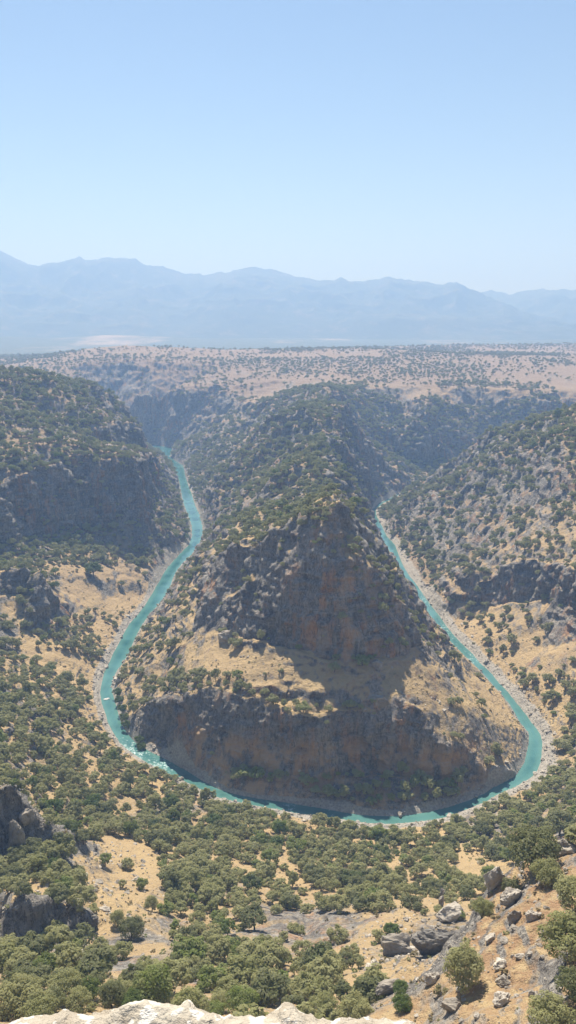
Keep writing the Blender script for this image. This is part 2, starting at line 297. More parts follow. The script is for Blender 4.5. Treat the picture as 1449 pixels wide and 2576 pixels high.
def build_raster(R, s_lo, s_hi):
    Z = R.tin()
    A = blur(Z, s_lo / R.st); B = blur(Z, s_hi / R.st)
    gy, gx = np.gradient(A, R.st); sl = np.hypot(gx, gy)
    w = smoothstep(0.5, 1.1, blur(sl, 2.0 / R.st))
    rd = river_dist(R.X, R.Y)
    w = np.maximum(w, 1 - smoothstep(8, 24, rd))
    Zs = A * w + B * (1 - w)
    # the break lines wander: buttresses, bays and flutes instead of straight edges
    amp = smoothstep(6, 30, rd) * (0.9 + 2.0 * smoothstep(520, 950, R.Y)) * smoothstep(120, 220, R.Y)
    wx = amp * (fbm(R.X, R.Y, 38, 3, 701) * 6.0 + ridged(R.X, R.Y, 15, 2, 705) * 2.0)
    wy = amp * (fbm(R.X, R.Y, 34, 3, 711) * 6.0 + ridged(R.X, R.Y, 13, 3, 715) * 2.6)
    Zs = R.samp(Zs, R.X + wx, R.Y + wy)
    gy, gx = np.gradient(Zs, R.st); sl = blur(np.hypot(gx, gy), max(1.0, 2.0 / R.st))
    Z = detail(R.X, R.Y, Zs, sl, rd, None)
    # keep the banks low enough that the water can be seen from the lookout, as it is
    for k in range(14):
        f = H / np.maximum(H - Z, 20)
        hid = (rd > 0.8) & (Z > 0.4) & (Z < 125) & (R.Y < 1250) & (river_dist(R.X * f, R.Y * f) < -0.6)
        if not hid.any(): break
        low = blur(hid.astype(float), 1.6 / R.st if R.st < 1.6 else 1.0)
        Z = Z - np.clip(low * 1.6, 0, 1) * (Z - 0.3) * np.where(Z < 45, 0.35, 0.09) * (rd > 0.8)
    return Z


NEAR = Raster(-340, 340, 0, 720, 1.0)
FAR = Raster(-1600, 1700, -20, 3400, 3.0)
ZN = build_raster(NEAR, 1.3, 7.0)
ZF = build_raster(FAR, 3.0, 12.0)


def ground(x, y):
    x = np.asarray(x, float); y = np.asarray(y, float)
    zf = FAR.samp(ZF, x, y)
    zn = NEAR.samp(ZN, np.clip(x, -340, 340), np.clip(y, 0, 720))
    e = np.minimum(np.minimum(x + 340, 340 - x), np.minimum(y + 1, 720 - y))
    w = smoothstep(2, 22, e)
    return zn * w + zf * (1 - w)


# the far country: plain, foothills and the mountain range
RANGE1 = [(-900, 560), (-600, 590), (-300, 560), (-120, 575), (0, 617), (30, 640), (60, 655), (108, 668), (150, 660), (196, 652), (210, 645), (225, 651), (270, 650), (345, 648),
          (375, 665), (420, 672), (470, 686), (520, 690), (560, 683), (580, 684), (610, 676), (636, 670), (700, 680), (720, 690), (770, 700), (810, 706), (857, 698),
          (885, 708), (925, 706), (980, 698), (1040, 705), (1080, 708), (1100, 713), (1145, 712), (1175, 737), (1240, 770), (1330, 800), (1449, 822), (2600, 830)]
RANGE2 = [(-900, 800), (900, 790), (1050, 760), (1175, 738), (1230, 730), (1255, 734), (1280, 744), (1310, 732), (1350, 727), (1380, 730), (1410, 729), (1449, 733), (1700, 715), (2400, 700)]


def _elev(tab, th):
    u = 724.5 + FOC * np.tan(th) / CP          # close enough to the horizon
    v = np.interp(u, [a for a, b in tab], [b for a, b in tab])
    yc = (1288 - v) / FOC; xc = (u - 724.5) / FOC
    return (-SP + yc * CP) / np.hypot(xc, CP + yc * SP)


def far_ground(r, th):
    x = r * np.sin(th); y = r * np.cos(th)
    z = 92 + 14 * fbm(x, y, 900, 3, 201) + 3 * fbm(x, y, 150, 3, 205)
    # low foothills
    hl = np.exp(-((r - 5200) / 420) ** 2)
    z = z + hl * (70 * smoothstep(-0.12, -0.36, th) + 38 * np.exp(-((th + 0.18) / 0.09) ** 2) + 46 * smoothstep(0.12, 0.42, th)) * (0.8 + 0.5 * fbm(x, y, 700, 3, 211))
    for tab, D, foot, s in ((RANGE1, 7600, 5700, 221), (RANGE2, 8900, 7300, 231)):
        e = _elev(tab, th)
        top = H + D * (e + 0.0032 * fbm(th * 90, th * 0, 1.0, 5, s + 40, 0.6))
        t = (r - foot) / (D - foot)
        up = np.clip(t, 0, 1); dn = np.clip(1 - (t - 1) / 0.9, 0, 1)
        prof = np.where(t < 1, up ** 1.35, smoothstep(0, 1, dn) * 0.9 + 0.1 * dn)
        rg = ridged(x, y, 1100, 5, s) * 260 * prof * (1 - prof) * 3.0
        z = np.maximum(z, 90 + (top - 90) * prof + rg + fbm(x, y, 300, 3, s + 5) * 40 * (1 - prof) * prof)
    return z


# ------------------------------------------------------------------ scene helpers
def tag(o, label=None, cat=None, group=None, kind=None):
    if label: o['label'] = label
    if cat: o['category'] = cat
    if group: o['group'] = group
    if kind: o['kind'] = kind
    return o


def mesh_np(name, V, F, mats=(), smooth=True, fmat=None):
    """F is an (n, k) array of one polygon size, or a list of such arrays"""
    Fs = F if isinstance(F, list) else [F]
    me = bpy.data.meshes.new(name)
    V = np.asarray(V, np.float32)
    me.vertices.add(len(V)); me.vertices.foreach_set('co', V.ravel())
    loops = np.concatenate([np.asarray(f, np.int32).ravel() for f in Fs])
    tot = np.concatenate([np.full(len(f), np.asarray(f).shape[1], np.int32) for f in Fs])
    me.loops.add(len(loops)); me.loops.foreach_set('vertex_index', loops)
    st = np.concatenate([[0], np.cumsum(tot)[:-1]]).astype(np.int32)
    me.polygons.add(len(tot)); me.polygons.foreach_set('loop_start', st)
    try:
        me.polygons.foreach_set('loop_total', tot)
    except Exception:
        pass
    for m in mats: me.materials.append(m)
    if fmat is not None: me.polygons.foreach_set('material_index', np.asarray(fmat, np.int32))
    me.update(calc_edges=True)
    me.polygons.foreach_set('use_smooth', np.full(len(tot), smooth, bool))
    me.validate()
    return me


def link(name, me, parent=None, loc=None):
    o = bpy.data.objects.new(name, me); COL.objects.link(o)
    if parent: o.parent = parent
    if loc is not None: o.location = loc
    return o


def grid_faces(nr, nc, flip=False):
    i = np.arange(nr - 1)[:, None] * nc + np.arange(nc - 1)[None, :]
    q = np.stack([i, i + 1, i + 1 + nc, i + nc], -1).reshape(-1, 4)
    return q[:, ::-1] if flip else q


def fattr(me, name, arr):
    a = me.attributes.new(name, 'FLOAT', 'POINT'); a.data.foreach_set('value', np.asarray(arr, np.float32).ravel())


# ------------------------------------------------------------------ materials
class NT:
    def __init__(self, name):
        self.m = bpy.data.materials.new(name); self.m.use_nodes = True
        self.t = self.m.node_tree; self.t.nodes.clear()
        self.out = self.t.nodes.new('ShaderNodeOutputMaterial')

    def n(self, kind, ins=None, **kw):
        nd = self.t.nodes.new('ShaderNode' + kind)
        for k, v in kw.items(): setattr(nd, k, v)
        for k, v in (ins or {}).items():
            if hasattr(v, 'links') or isinstance(v, bpy.types.NodeSocket): self.t.links.new(v, nd.inputs[k])
            else: nd.inputs[k].default_value = v
        return nd

    def noise(self, vec, scale, detail=4, rough=0.55):
        return self.n('TexNoise', {'Vector': vec, 'Scale': scale, 'Detail': detail, 'Roughness': rough}).outputs['Fac']

    def ramp(self, fac, a, b):
        return self.n('MapRange', {'Value': fac, 'From Min': a, 'From Max': b}, clamp=True).outputs[0]

    def mix(self, fac, a, b):
        nd = self.t.nodes.new('ShaderNodeMix'); nd.data_type = 'RGBA'
        for idx, v in ((0, fac), (6, a), (7, b)):
            if isinstance(v, bpy.types.NodeSocket): self.t.links.new(v, nd.inputs[idx])
            else: nd.inputs[idx].default_value = v if idx == 0 else (*v, 1) if len(v) == 3 else v
        return nd.outputs[2]

    def math(self, op, a, b=0.0, c=None, clamp=False):
        nd = self.t.nodes.new('ShaderNodeMath'); nd.operation = op; nd.use_clamp = clamp
        for i, v in enumerate((a, b) if c is None else (a, b, c)):
            if isinstance(v, bpy.types.NodeSocket): self.t.links.new(v, nd.inputs[i])
            else: nd.inputs[i].default_value = v
        return nd.outputs[0]

    def mapping(self, vec, scale, rot=(0, 0, 0)):
        return self.n('Mapping', {'Vector': vec, 'Scale': scale, 'Rotation': rot}).outputs[0]

    def bump(self, h, strength, dist):
        return self.n('Bump', {'Height': h, 'Strength': strength, 'Distance': dist}).outputs[0]

    def finish(self, color, rough=0.9, normal=None, spec=0.2, **extra):
        ins = {'Base Color': color if isinstance(color, bpy.types.NodeSocket) else (*color, 1), 'Roughness': rough, 'Specular IOR Level': spec}
        if normal is not None: ins['Normal'] = normal
        ins.update(extra)
        b = self.n('BsdfPrincipled', ins)
        self.t.links.new(b.outputs[0], self.out.inputs[0])
        return self.m


def rock_color(T, pos, warm=1.0):
    """grey limestone with pale and dark beds and rusty streaks down the faces"""
    n1 = T.noise(pos, 0.045, 5, 0.6); n2 = T.noise(pos, 0.5, 5, 0.65)
    c = T.mix(T.ramp(n1, 0.35, 0.65), (0.165, 0.156, 0.146), (0.30, 0.282, 0.255))
    c = T.mix(T.math('MULTIPLY', T.ramp(n2, 0.54, 0.70), 0.75), c, (0.43, 0.40, 0.345))
    c = T.mix(T.math('MULTIPLY', T.ramp(n2, 0.46, 0.30), 0.75), c, (0.065, 0.061, 0.058))
    st = T.noise(T.mapping(pos, (0.16, 0.16, 0.016)), 1.0, 5, 0.6)      # streaks that run down the face
    rust_and_bounce = T.n('Attribute', attribute_name='rust_and_bounce').outputs['Fac']
    big = T.math('ADD', T.noise(pos, 0.022, 3), T.math('MULTIPLY', rust_and_bounce, 0.24))
    c = T.mix(T.math('MULTIPLY', T.math('MULTIPLY', T.ramp(st, 0.5, 0.64), T.ramp(big, 0.46, 0.58)), 0.9), c, (0.40, 0.225, 0.115))
    c = T.mix(T.math('MULTIPLY', T.ramp(st, 0.42, 0.30), 0.8), c, (0.045, 0.044, 0.044))
    ck = T.noise(T.mapping(pos, (0.30, 0.30, 0.05)), 1.0, 6, 0.7)     # joints and cracks
    c = T.mix(T.math('MULTIPLY', T.ramp(T.math('ABSOLUTE', T.math('SUBTRACT', ck, 0.5)), 0.030, 0.004), 0.7), c, (0.034, 0.029, 0.028))
    c = T.mix(T.math('MULTIPLY', T.ramp(ck, 0.60, 0.70), 0.5), c, (0.44, 0.41, 0.365))
    c = T.mix(T.math('MULTIPLY', rust_and_bounce, T.math('MULTIPLY', T.ramp(T.noise(T.mapping(pos, (0.13, 0.13, 0.03)), 1.0, 4, 0.6), 0.45, 0.56), 0.8)), c, (0.50, 0.345, 0.205))  # tan stain, lightened to paint warm bounce light on the lower face
    bd = T.noise(T.mapping(pos, (0.03, 0.03, 0.85)), 1.0, 4, 0.6)       # beds
    c = T.mix(T.math('MULTIPLY', T.ramp(bd, 0.55, 0.68), 0.35), c, (0.42, 0.39, 0.34))
    return c, n2, st, bd


def terrain_material():
    T = NT('gorge_ground')
    geo = T.n('NewGeometry'); pos = geo.outputs['Position']
    nz = T.n('SeparateXYZ', {0: geo.outputs['Normal']}).outputs[2]
    bank = T.n('Attribute', attribute_name='bank').outputs['Fac']
    rocky = T.n('Attribute', attribute_name='rocky').outputs['Fac']
    pink = T.n('Attribute', attribute_name='pink').outputs['Fac']
    rc, rn, st, bd = rock_color(T, pos)
    g1 = T.noise(pos, 0.02, 5, 0.6); g2 = T.noise(pos, 0.35, 5, 0.7); g3 = T.noise(pos, 2.2, 3, 0.7)
    gr = T.mix(T.ramp(g1, 0.36, 0.66), (0.455, 0.345, 0.190), (0.385, 0.29, 0.170))
    gr = T.mix(T.math('MULTIPLY', T.ramp(g2, 0.50, 0.68), 0.5), gr, (0.36, 0.255, 0.155))
    gr = T.mix(T.math('MULTIPLY', T.ramp(g3, 0.55, 0.75), 0.45), gr, (0.27, 0.20, 0.125))
    gr = T.mix(T.math('MULTIPLY', T.ramp(g3, 0.42, 0.30), 0.45), gr, (0.53, 0.42, 0.26))
    soil = T.n('Attribute', attribute_name='soil').outputs['Fac']
    gr = T.mix(T.math('MULTIPLY', soil, T.ramp(g2, 0.40, 0.56)), gr, (0.30, 0.195, 0.115))
    gr = T.mix(pink, gr, (0.255, 0.19, 0.138))
    # stones lying in the grass
    v = T.n('TexVoronoi', {'Vector': pos, 'Scale': 0.55, 'Randomness': 1.0}).outputs['Distance']
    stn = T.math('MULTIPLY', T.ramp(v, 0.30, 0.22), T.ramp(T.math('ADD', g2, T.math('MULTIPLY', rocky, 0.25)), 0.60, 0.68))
    gr = T.mix(stn, gr, (0.44, 0.41, 0.36))
    w = T.math('ADD', nz, T.math('MULTIPLY', T.math('SUBTRACT', g2, 0.5), 0.35))
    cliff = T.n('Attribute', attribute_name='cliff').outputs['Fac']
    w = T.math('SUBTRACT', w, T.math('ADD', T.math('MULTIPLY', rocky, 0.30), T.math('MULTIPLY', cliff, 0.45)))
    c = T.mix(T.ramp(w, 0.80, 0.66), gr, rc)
    # scree and washed stone along the water
    pale = T.mix(T.ramp(T.noise(pos, 0.9, 4, 0.7), 0.35, 0.7), (0.24, 0.225, 0.20), (0.50, 0.465, 0.41))
    c = T.mix(T.ramp(T.math('ADD', bank, T.math('MULTIPLY', T.math('SUBTRACT', g2, 0.5), 0.9)), 0.42, 0.62), c, pale)
    hgt = T.math('ADD', T.math('ADD', rn, T.math('MULTIPLY', st, 0.9)), T.math('ADD', T.math('MULTIPLY', g3, 0.35), T.math('MULTIPLY', bd, 0.45)))
    return T.finish(c, 0.95, T.bump(hgt, 1.0, 1.6), 0.1)


def boulder_material(name, a, b, dark):
    T = NT(name); tc = T.n('TexCoord').outputs['Object']; rnd = T.n('ObjectInfo').outputs['Random']
    p = T.n('VectorMath', {0: tc, 1: T.n('CombineXYZ', {0: T.math('MULTIPLY', rnd, 40.0)}).outputs[0]}, operation='ADD').outputs[0]
    n1 = T.noise(p, 0.9, 5, 0.65); n2 = T.noise(p, 4.0, 4, 0.7)
    c = T.mix(T.ramp(n1, 0.36, 0.64), a, b)
    c = T.mix(T.math('MULTIPLY', T.ramp(n2, 0.44, 0.28), 0.8), c, dark)
    return T.finish(c, 0.95, T.bump(T.math('ADD', n1, T.math('MULTIPLY', n2, 0.5)), 0.9, 0.35), 0.1)


def leaf_material(name, cols):
    T = NT(name)
    rnd = T.n('ObjectInfo').outputs['Random']
    shade = T.n('Attribute', attribute_name='leaf').outputs['Fac']
    c = T.mix(T.ramp(rnd, 0.0, 0.6), cols[0], cols[1])
    c = T.mix(T.ramp(rnd, 0.86, 0.9), c, cols[2])
    c = T.mix(T.math('MULTIPLY', shade, 0.6), c, cols[3])
    d = T.n('BsdfDiffuse', {'Color': c, 'Roughness': 1.0})
    t = T.n('BsdfTranslucent', {'Color': c})
    g = T.n('BsdfGlossy', {'Color': (1, 1, 1, 1), 'Roughness': 0.55})
    m = T.n('MixShader', {0: 0.33, 1: d.outputs[0], 2: t.outputs[0]})
    m = T.n('MixShader', {0: 0.008, 1: m.outputs[0], 2: g.outputs[0]})
    T.t.links.new(m.outputs[0], T.out.inputs[0])
    return T.m


def plain_mat(name, a, b, scale, rough=0.9, bump=0.0, spec=0.2):
    T = NT(name); tc = T.n('TexCoord').outputs['Object']
    n = T.noise(tc, scale, 4, 0.65)
    return T.finish(T.mix(T.ramp(n, 0.3, 0.7), a, b), rough, T.bump(n, 0.6, bump) if bump else None, spec)


def water_material():
    T = NT('river_water')
    pos = T.n('NewGeometry').outputs['Position']
    foam = T.n('Attribute', attribute_name='foam').outputs['Fac']
    shal = T.n('Attribute', attribute_name='shallow').outputs['Fac']
    n = T.noise(pos, 0.05, 4)
    c = T.mix(T.ramp(n, 0.36, 0.64), (0.020, 0.092, 0.100), (0.060, 0.172, 0.175))
    c = T.mix(T.math('MULTIPLY', shal, 0.6), c, (0.12, 0.24, 0.20))
    f = T.noise(T.mapping(pos, (0.55, 0.55, 1)), 1.0, 5, 0.75)
    fm = T.ramp(T.math('ADD', f, T.math('MULTIPLY', foam, 0.23)), 0.70, 0.86)
    c = T.mix(fm, c, (0.50, 0.64, 0.66))
    w = T.noise(T.mapping(pos, (0.8, 0.8, 1)), 1.0, 4, 0.6)
    return T.finish(c, T.math('ADD', 0.05, T.math('MULTIPLY', fm, 0.6)), T.bump(w, 0.2, 0.2), 0.5, IOR=1.333)


def far_material(name, a, b, c3, s):
    T = NT(name); pos = T.n('NewGeometry').outputs['Position']
    n = T.noise(T.mapping(pos, (s, s * 0.45, s)), 1.0, 6, 0.62); n2 = T.noise(pos, s * 7, 4, 0.7)
    c = T.mix(T.ramp(n, 0.54, 0.64), a, b)
    c = T.mix(T.math('MULTIPLY', T.ramp(n2, 0.52, 0.66), 0.6), c, c3)
    return T.finish(c, 0.95, None, 0.1)


# ------------------------------------------------------------------ materials in use
M_GROUND = terrain_material()
M_WATER = water_material()
M_PLAIN = far_material('plain_fields', (0.085, 0.100, 0.070), (0.36, 0.28, 0.21), (0.10, 0.11, 0.075), 0.0011)
M_MOUNT = far_material('mountain_rock', (0.060, 0.075, 0.055), (0.085, 0.095, 0.070), (0.19, 0.16, 0.125), 0.0012)
M_BARK = plain_mat('oak_bark', (0.10, 0.085, 0.07), (0.17, 0.15, 0.125), 6.0, 0.95, 0.05, 0.1)
GREY = ((0.30, 0.31, 0.118), (0.375, 0.372, 0.168), (0.215, 0.275, 0.062), (0.45, 0.445, 0.24))
DARK = ((0.175, 0.195, 0.075), (0.225, 0.24, 0.102), (0.14, 0.185, 0.055), (0.29, 0.295, 0.17))
BRIGHT = ((0.120, 0.180, 0.042), (0.150, 0.205, 0.055), (0.165, 0.20, 0.05), (0.21, 0.26, 0.09))
M_LEAF = leaf_material('oak_leaf_mixed', GREY)
M_LEAVES = {'grey-green': leaf_material('oak_leaf_grey', GREY), 'dark olive': leaf_material('oak_leaf_dark', DARK), 'bright green': leaf_material('bush_leaf_bright', BRIGHT)}
M_ROCK = boulder_material('boulder_limestone', (0.20, 0.18, 0.155), (0.40, 0.365, 0.31), (0.07, 0.065, 0.06))
M_PALE = boulder_material('boulder_pale', (0.32, 0.29, 0.25), (0.50, 0.46, 0.395), (0.13, 0.115, 0.10))
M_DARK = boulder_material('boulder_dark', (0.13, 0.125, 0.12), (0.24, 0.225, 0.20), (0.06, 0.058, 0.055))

# ------------------------------------------------------------------ the gorge ground, one sheet
_a = np.radians(np.concatenate([np.linspace(-64, -24.2, 90), np.linspace(-24, 24, 1150), np.linspace(24.2, 64, 90)]))
_r = np.geomspace(9, 3350, 2600)
TH, RR = np.meshgrid(_a, _r, indexing='ij')
_zz = ground(RR * np.sin(TH), RR * np.cos(TH))
_dr = np.diff(RR, axis=1); _dz = np.diff(_zz, axis=1); _rm = 0.5 * (RR[:, 1:] + RR[:, :-1]); _zm = 0.5 * (_zz[:, 1:] + _zz[:, :-1])
_k = np.clip((262 - _zm) / _rm, 0.07, 0.8)
_ds = np.sqrt((_dr * _k) ** 2 + _dz ** 2) / _rm
_ker = np.exp(-0.5 * (np.arange(-24, 25) / 9.0) ** 2); _ker /= _ker.sum()
_pd = np.pad(_ds, ((24, 24), (0, 0)), mode='edge'); _ds = sum(_ker[i] * _pd[i:i + _ds.shape[0]] for i in range(49))
R2 = []
for r0, r1, nr in ((9, 90, 70), (90, 330, 340), (330, 600, 400), (600, 1100, 260), (1100, 1700, 170), (1700, 3350, 130)):
    k0, k1 = np.searchsorted(_r, r0), min(np.searchsorted(_r, r1), len(_r) - 1)
    dd = _ds[:, k0:k1]; dd = dd + 0.5 * dd.mean(axis=1, keepdims=True)
    cu = np.concatenate([np.zeros((len(_a), 1)), np.cumsum(dd, 1)], 1); cu /= cu[:, -1:]
    R2.append(np.stack([np.interp(np.linspace(0, 1, nr + 1)[:-1], c, _r[k0:k1 + 1]) for c in cu]))
R2 = np.concatenate(R2, 1); NROW = R2.shape[1]
T2 = np.repeat(_a[:, None], NROW, 1)
X = R2 * np.sin(T2); Y = R2 * np.cos(T2); Z = ground(X, Y)
P3 = np.stack([X, Y, Z], -1)
nrm = np.cross(np.gradient(P3, axis=1), np.gradient(P3, axis=0)); nrm /= np.linalg.norm(nrm, axis=2, keepdims=True) + 1e-9
nrm *= np.sign(nrm[..., 2:3] + 1e-9)
steep = smoothstep(0.30, 0.72, 1 - nrm[..., 2])
sl_ = np.tan(np.arccos(np.clip(nrm[..., 2], 0.02, 1)))
kb_ = np.ones(9) / 9
sm_ = 1 - nrm[..., 2]
for ax_ in (0, 1):
    pd_ = np.pad(sm_, ((4, 4), (0, 0)) if ax_ == 0 else ((0, 0), (4, 4)), mode='edge')
    sm_ = sum(pd_[i:i + sm_.shape[0]] if ax_ == 0 else pd_[:, i:i + sm_.shape[1]] for i in range(9)) / 9
cliff = smoothstep(0.36, 0.52, sm_)
rd = river_dist(X, Y)
steep = steep * smoothstep(1, 8, rd)
d = 2.0 * vnoise(X / 7, Y / 7, Z / 2.6, 301) + 0.8 * vnoise(X / 2.6, Y / 2.6, Z / 11, 303) + 0.55 * vnoise(X / 2.0, Y / 2.0, Z / 1.1, 305)
d = d + 3.2 * vnoise(X / 12, Y / 12, Z / 60, 307) + 1.4 * (0.5 - np.abs(vnoise(X / 5, Y / 5, Z / 40, 309)))
sc = np.clip(R2 / 360, 0.5, 1.9)
hor = nrm.copy(); hor[..., 2] *= 0.25
P3 = P3 + hor * (d * steep * sc)[..., None]
bank_w = np.where(RD.samp(ROUT, X, Y) > 0.5, 7.5, 4.5) + 4 * fbm(X, Y, 25, 3, 311)
bank_w = bank_w + 5 * (1 - smoothstep(385, 420, Y)) * (RD.samp(ROUT, X, Y) > 0.5) * smoothstep(-75, -40, X)
bank_w = bank_w + 3 * smoothstep(20, 60, X) * smoothstep(380, 420, Y) * (1 - smoothstep(800, 950, Y)) * (RD.samp(ROUT, X, Y) > 0.5)
bank = np.clip(1 - (rd - 0.35 * bank_w) / (0.65 * bank_w), 0, 1) * (rd < 60) * (1 - 0.65 * smoothstep(900, 1300, Y))
rocky = np.clip(fbm(X, Y, 55, 4, 321) * 2.2 - 0.25, 0, 0.8)
for cx, cy, cr, am in ((70, 120, 60, 0.42), (45, 185, 26, 0.9), (-100, 235, 32, 0.8), (-66, 180, 14, 0.9), (-20, 395, 26, 0.5), (-72, 420, 22, 0.6)):
    rocky = np.maximum(rocky, am * np.clip(1.25 - np.hypot(X - cx, Y - cy) / cr, 0, 1))
for cx, cy, cr, am in ((106, 404, 42, 1.1), (10, 395, 40, 0.3), (46, 112, 34, 0.75), (185, 520, 80, 0.5), (190, 640, 100, 0.35), (-165, 600, 40, 0.4)):
    rocky = rocky - am * np.clip(1.4 - np.hypot(X - cx, Y - cy) / cr, 0, 1)
rocky = np.maximum(rocky, 0.55 * smoothstep(1120, 1200, Y) * (1 - smoothstep(1560, 1680, Y)) * smoothstep(110, 98, Z))
cliff = cliff * (1 - np.clip(1.4 - np.hypot(X - 106, Y - 408) / 36, 0, 1) * smoothstep(376, 385, Y + 0.12 * (X - 90)))
soil = np.clip(1.3 - np.hypot(X - 52, Y - 118) / 45, 0, 1)
rocky = np.maximum(rocky, (0.25 + 0.5 * fbm(X, Y, 40, 3, 331)) * smoothstep(455, 520, Y) * (1 - smoothstep(1500, 1600, Y)) * smoothstep(10, 30, rd) * (1 - 0.8 * smoothstep(-15, -45, X) * smoothstep(-100, -92, X) * (1 - smoothstep(720, 820, Y))) * (1 - 0.8 * smoothstep(-90, -120, X) * (1 - smoothstep(640, 700, Y))) * (1 - 0.7 * smoothstep(110, 135, X) * (1 - smoothstep(640, 700, Y))))
rocky = np.maximum(rocky, 0.95 * smoothstep(337, 343, Y) * (1 - smoothstep(369, 374, Y)) * smoothstep(-70, -55, X) * (1 - smoothstep(118, 128, X)) * (RD.samp(ROUT, X, Y) < 0.5))  # cliff foot toned dark as rock to paint in its shade
pink = np.maximum(0.75 * smoothstep(520, 850, Y), smoothstep(1250, 1500, Y))
me = mesh_np('terrain', P3.reshape(-1, 3), grid_faces(len(_a), NROW), [M_GROUND])
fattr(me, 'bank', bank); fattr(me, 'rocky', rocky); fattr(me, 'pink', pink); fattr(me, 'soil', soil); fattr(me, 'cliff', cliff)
fattr(me, 'rust_and_bounce', smoothstep(33, 18, Z) * smoothstep(-75, -50, X) * smoothstep(125, 90, X) * (np.abs(Y - 378) < 35) + 0.5 * smoothstep(0, 30, X) * smoothstep(85, 60, X) * (np.abs(Y - 420) < 25) - 1.2 * soil - 1.2 * smoothstep(-40, -55, X) * smoothstep(275, 260, Y))
tag(link('terrain', me), kind='structure')
del TH, RR, _zz, _ds, _pd, nrm, hor, P3


# ------------------------------------------------------------------ river
def dense(line, step=4.0):
    out = []
    for (ax, ay), (bx, by) in zip(line[:-1], line[1:]):
        n = max(1, int(math.hypot(bx - ax, by - ay) / step))
        out += [(ax + (bx - ax) * k / n, ay + (by - ay) * k / n) for k in range(n)]
    return np.array(out + [line[-1]])


def resample(L, n):
    s = np.concatenate([[0], np.cumsum(np.hypot(*np.diff(L, axis=0).T))])
    t = np.linspace(0, s[-1], n)
    return np.stack([np.interp(t, s, L[:, 0]), np.interp(t, s, L[:, 1])], 1)


def chaikin(L, n=2):
    L = np.array(L, float)
    for _ in range(n):
        q = np.empty((2 * len(L) - 2, 2)); q[0::2] = 0.75 * L[:-1] + 0.25 * L[1:]; q[1::2] = 0.25 * L[:-1] + 0.75 * L[1:]
        L = np.concatenate([L[:1], q, L[-1:]])
    return L


ix = np.arange(RD.nx); iy = np.arange(RD.ny)
cell = RDIST < 2.6
cell = cell[:-1, :-1] | cell[1:, :-1] | cell[:-1, 1:] | cell[1:, 1:]
jj, ii = np.nonzero(cell)
Q = np.stack([jj * RD.nx + ii, jj * RD.nx + ii + 1, (jj + 1) * RD.nx + ii + 1, (jj + 1) * RD.nx + ii], 1)
used, inv = np.unique(Q.ravel(), return_inverse=True)
wx_, wy_ = RD.X.ravel()[used], RD.Y.ravel()[used]
foam = np.zeros(len(used))
for fx, fy, fr, am in ((-97, 405, 24, 1.0), (-75, 392, 14, 0.9), (120, 660, 45, 0.75), (128, 590, 35, 0.8), (138, 540, 25, 0.7), (18, 345, 8, 0.9), (152, 470, 25, 0.35), (0, 353, 7, 0.8), (120, 765, 30, 0.4)):
    foam = np.maximum(foam, am * np.exp(-((wx_ - fx) ** 2 + (wy_ - fy) ** 2) / fr ** 2))
me = mesh_np('river', np.stack([wx_, wy_, np.full(len(used), 0.25)], 1), inv.reshape(-1, 4), [M_WATER])
fattr(me, 'foam', foam); fattr(me, 'shallow', np.clip(1 - (-RDIST.ravel()[used]) / 4.5, 0, 1))
tag(link('river', me), kind='structure')

# ------------------------------------------------------------------ far plain and mountains
for nm, r0, r1, nr, mat in (('plain', 3150, 5750, 160, M_PLAIN), ('mountains', 5700, 13000, 330, M_MOUNT)):
    aa = np.radians(np.linspace(-36, 36, 620)); rr = np.geomspace(r0, r1, nr)
    T_, R_ = np.meshgrid(aa, rr, indexing='ij')
    z_ = far_ground(R_, T_)
    if nm == 'plain': z_ = z_ - 12 * (1 - smoothstep(3150, 3450, R_))
    V = np.stack([R_ * np.sin(T_), R_ * np.cos(T_), z_ - (0 if nm == 'plain' else 0.6)], -1).reshape(-1, 3)
    tag(link(nm, mesh_np(nm, V, grid_faces(len(aa), nr), [mat])), kind='structure')


# ------------------------------------------------------------------ trees
def tube(path, rad, ns=6):
    path = np.array(path, float); n = len(path); V = []
    for i in range(n):
        t = path[min(i + 1, n - 1)] - path[max(i - 1, 0)]; t /= np.linalg.norm(t) + 1e-9
        a = np.cross(t, [0.31, 0.95, 0.1]); a /= np.linalg.norm(a); b = np.cross(t, a)
        for k in range(ns):
            w = 2 * math.pi * k / ns; V.append(path[i] + rad[i] * (math.cos(w) * a + math.sin(w) * b))
    F = [[i * ns + k, i * ns + (k + 1) % ns, (i + 1) * ns + (k + 1) % ns, (i + 1) * ns + k] for i in range(n - 1) for k in range(ns)]
    return np.array(V), np.array(F)


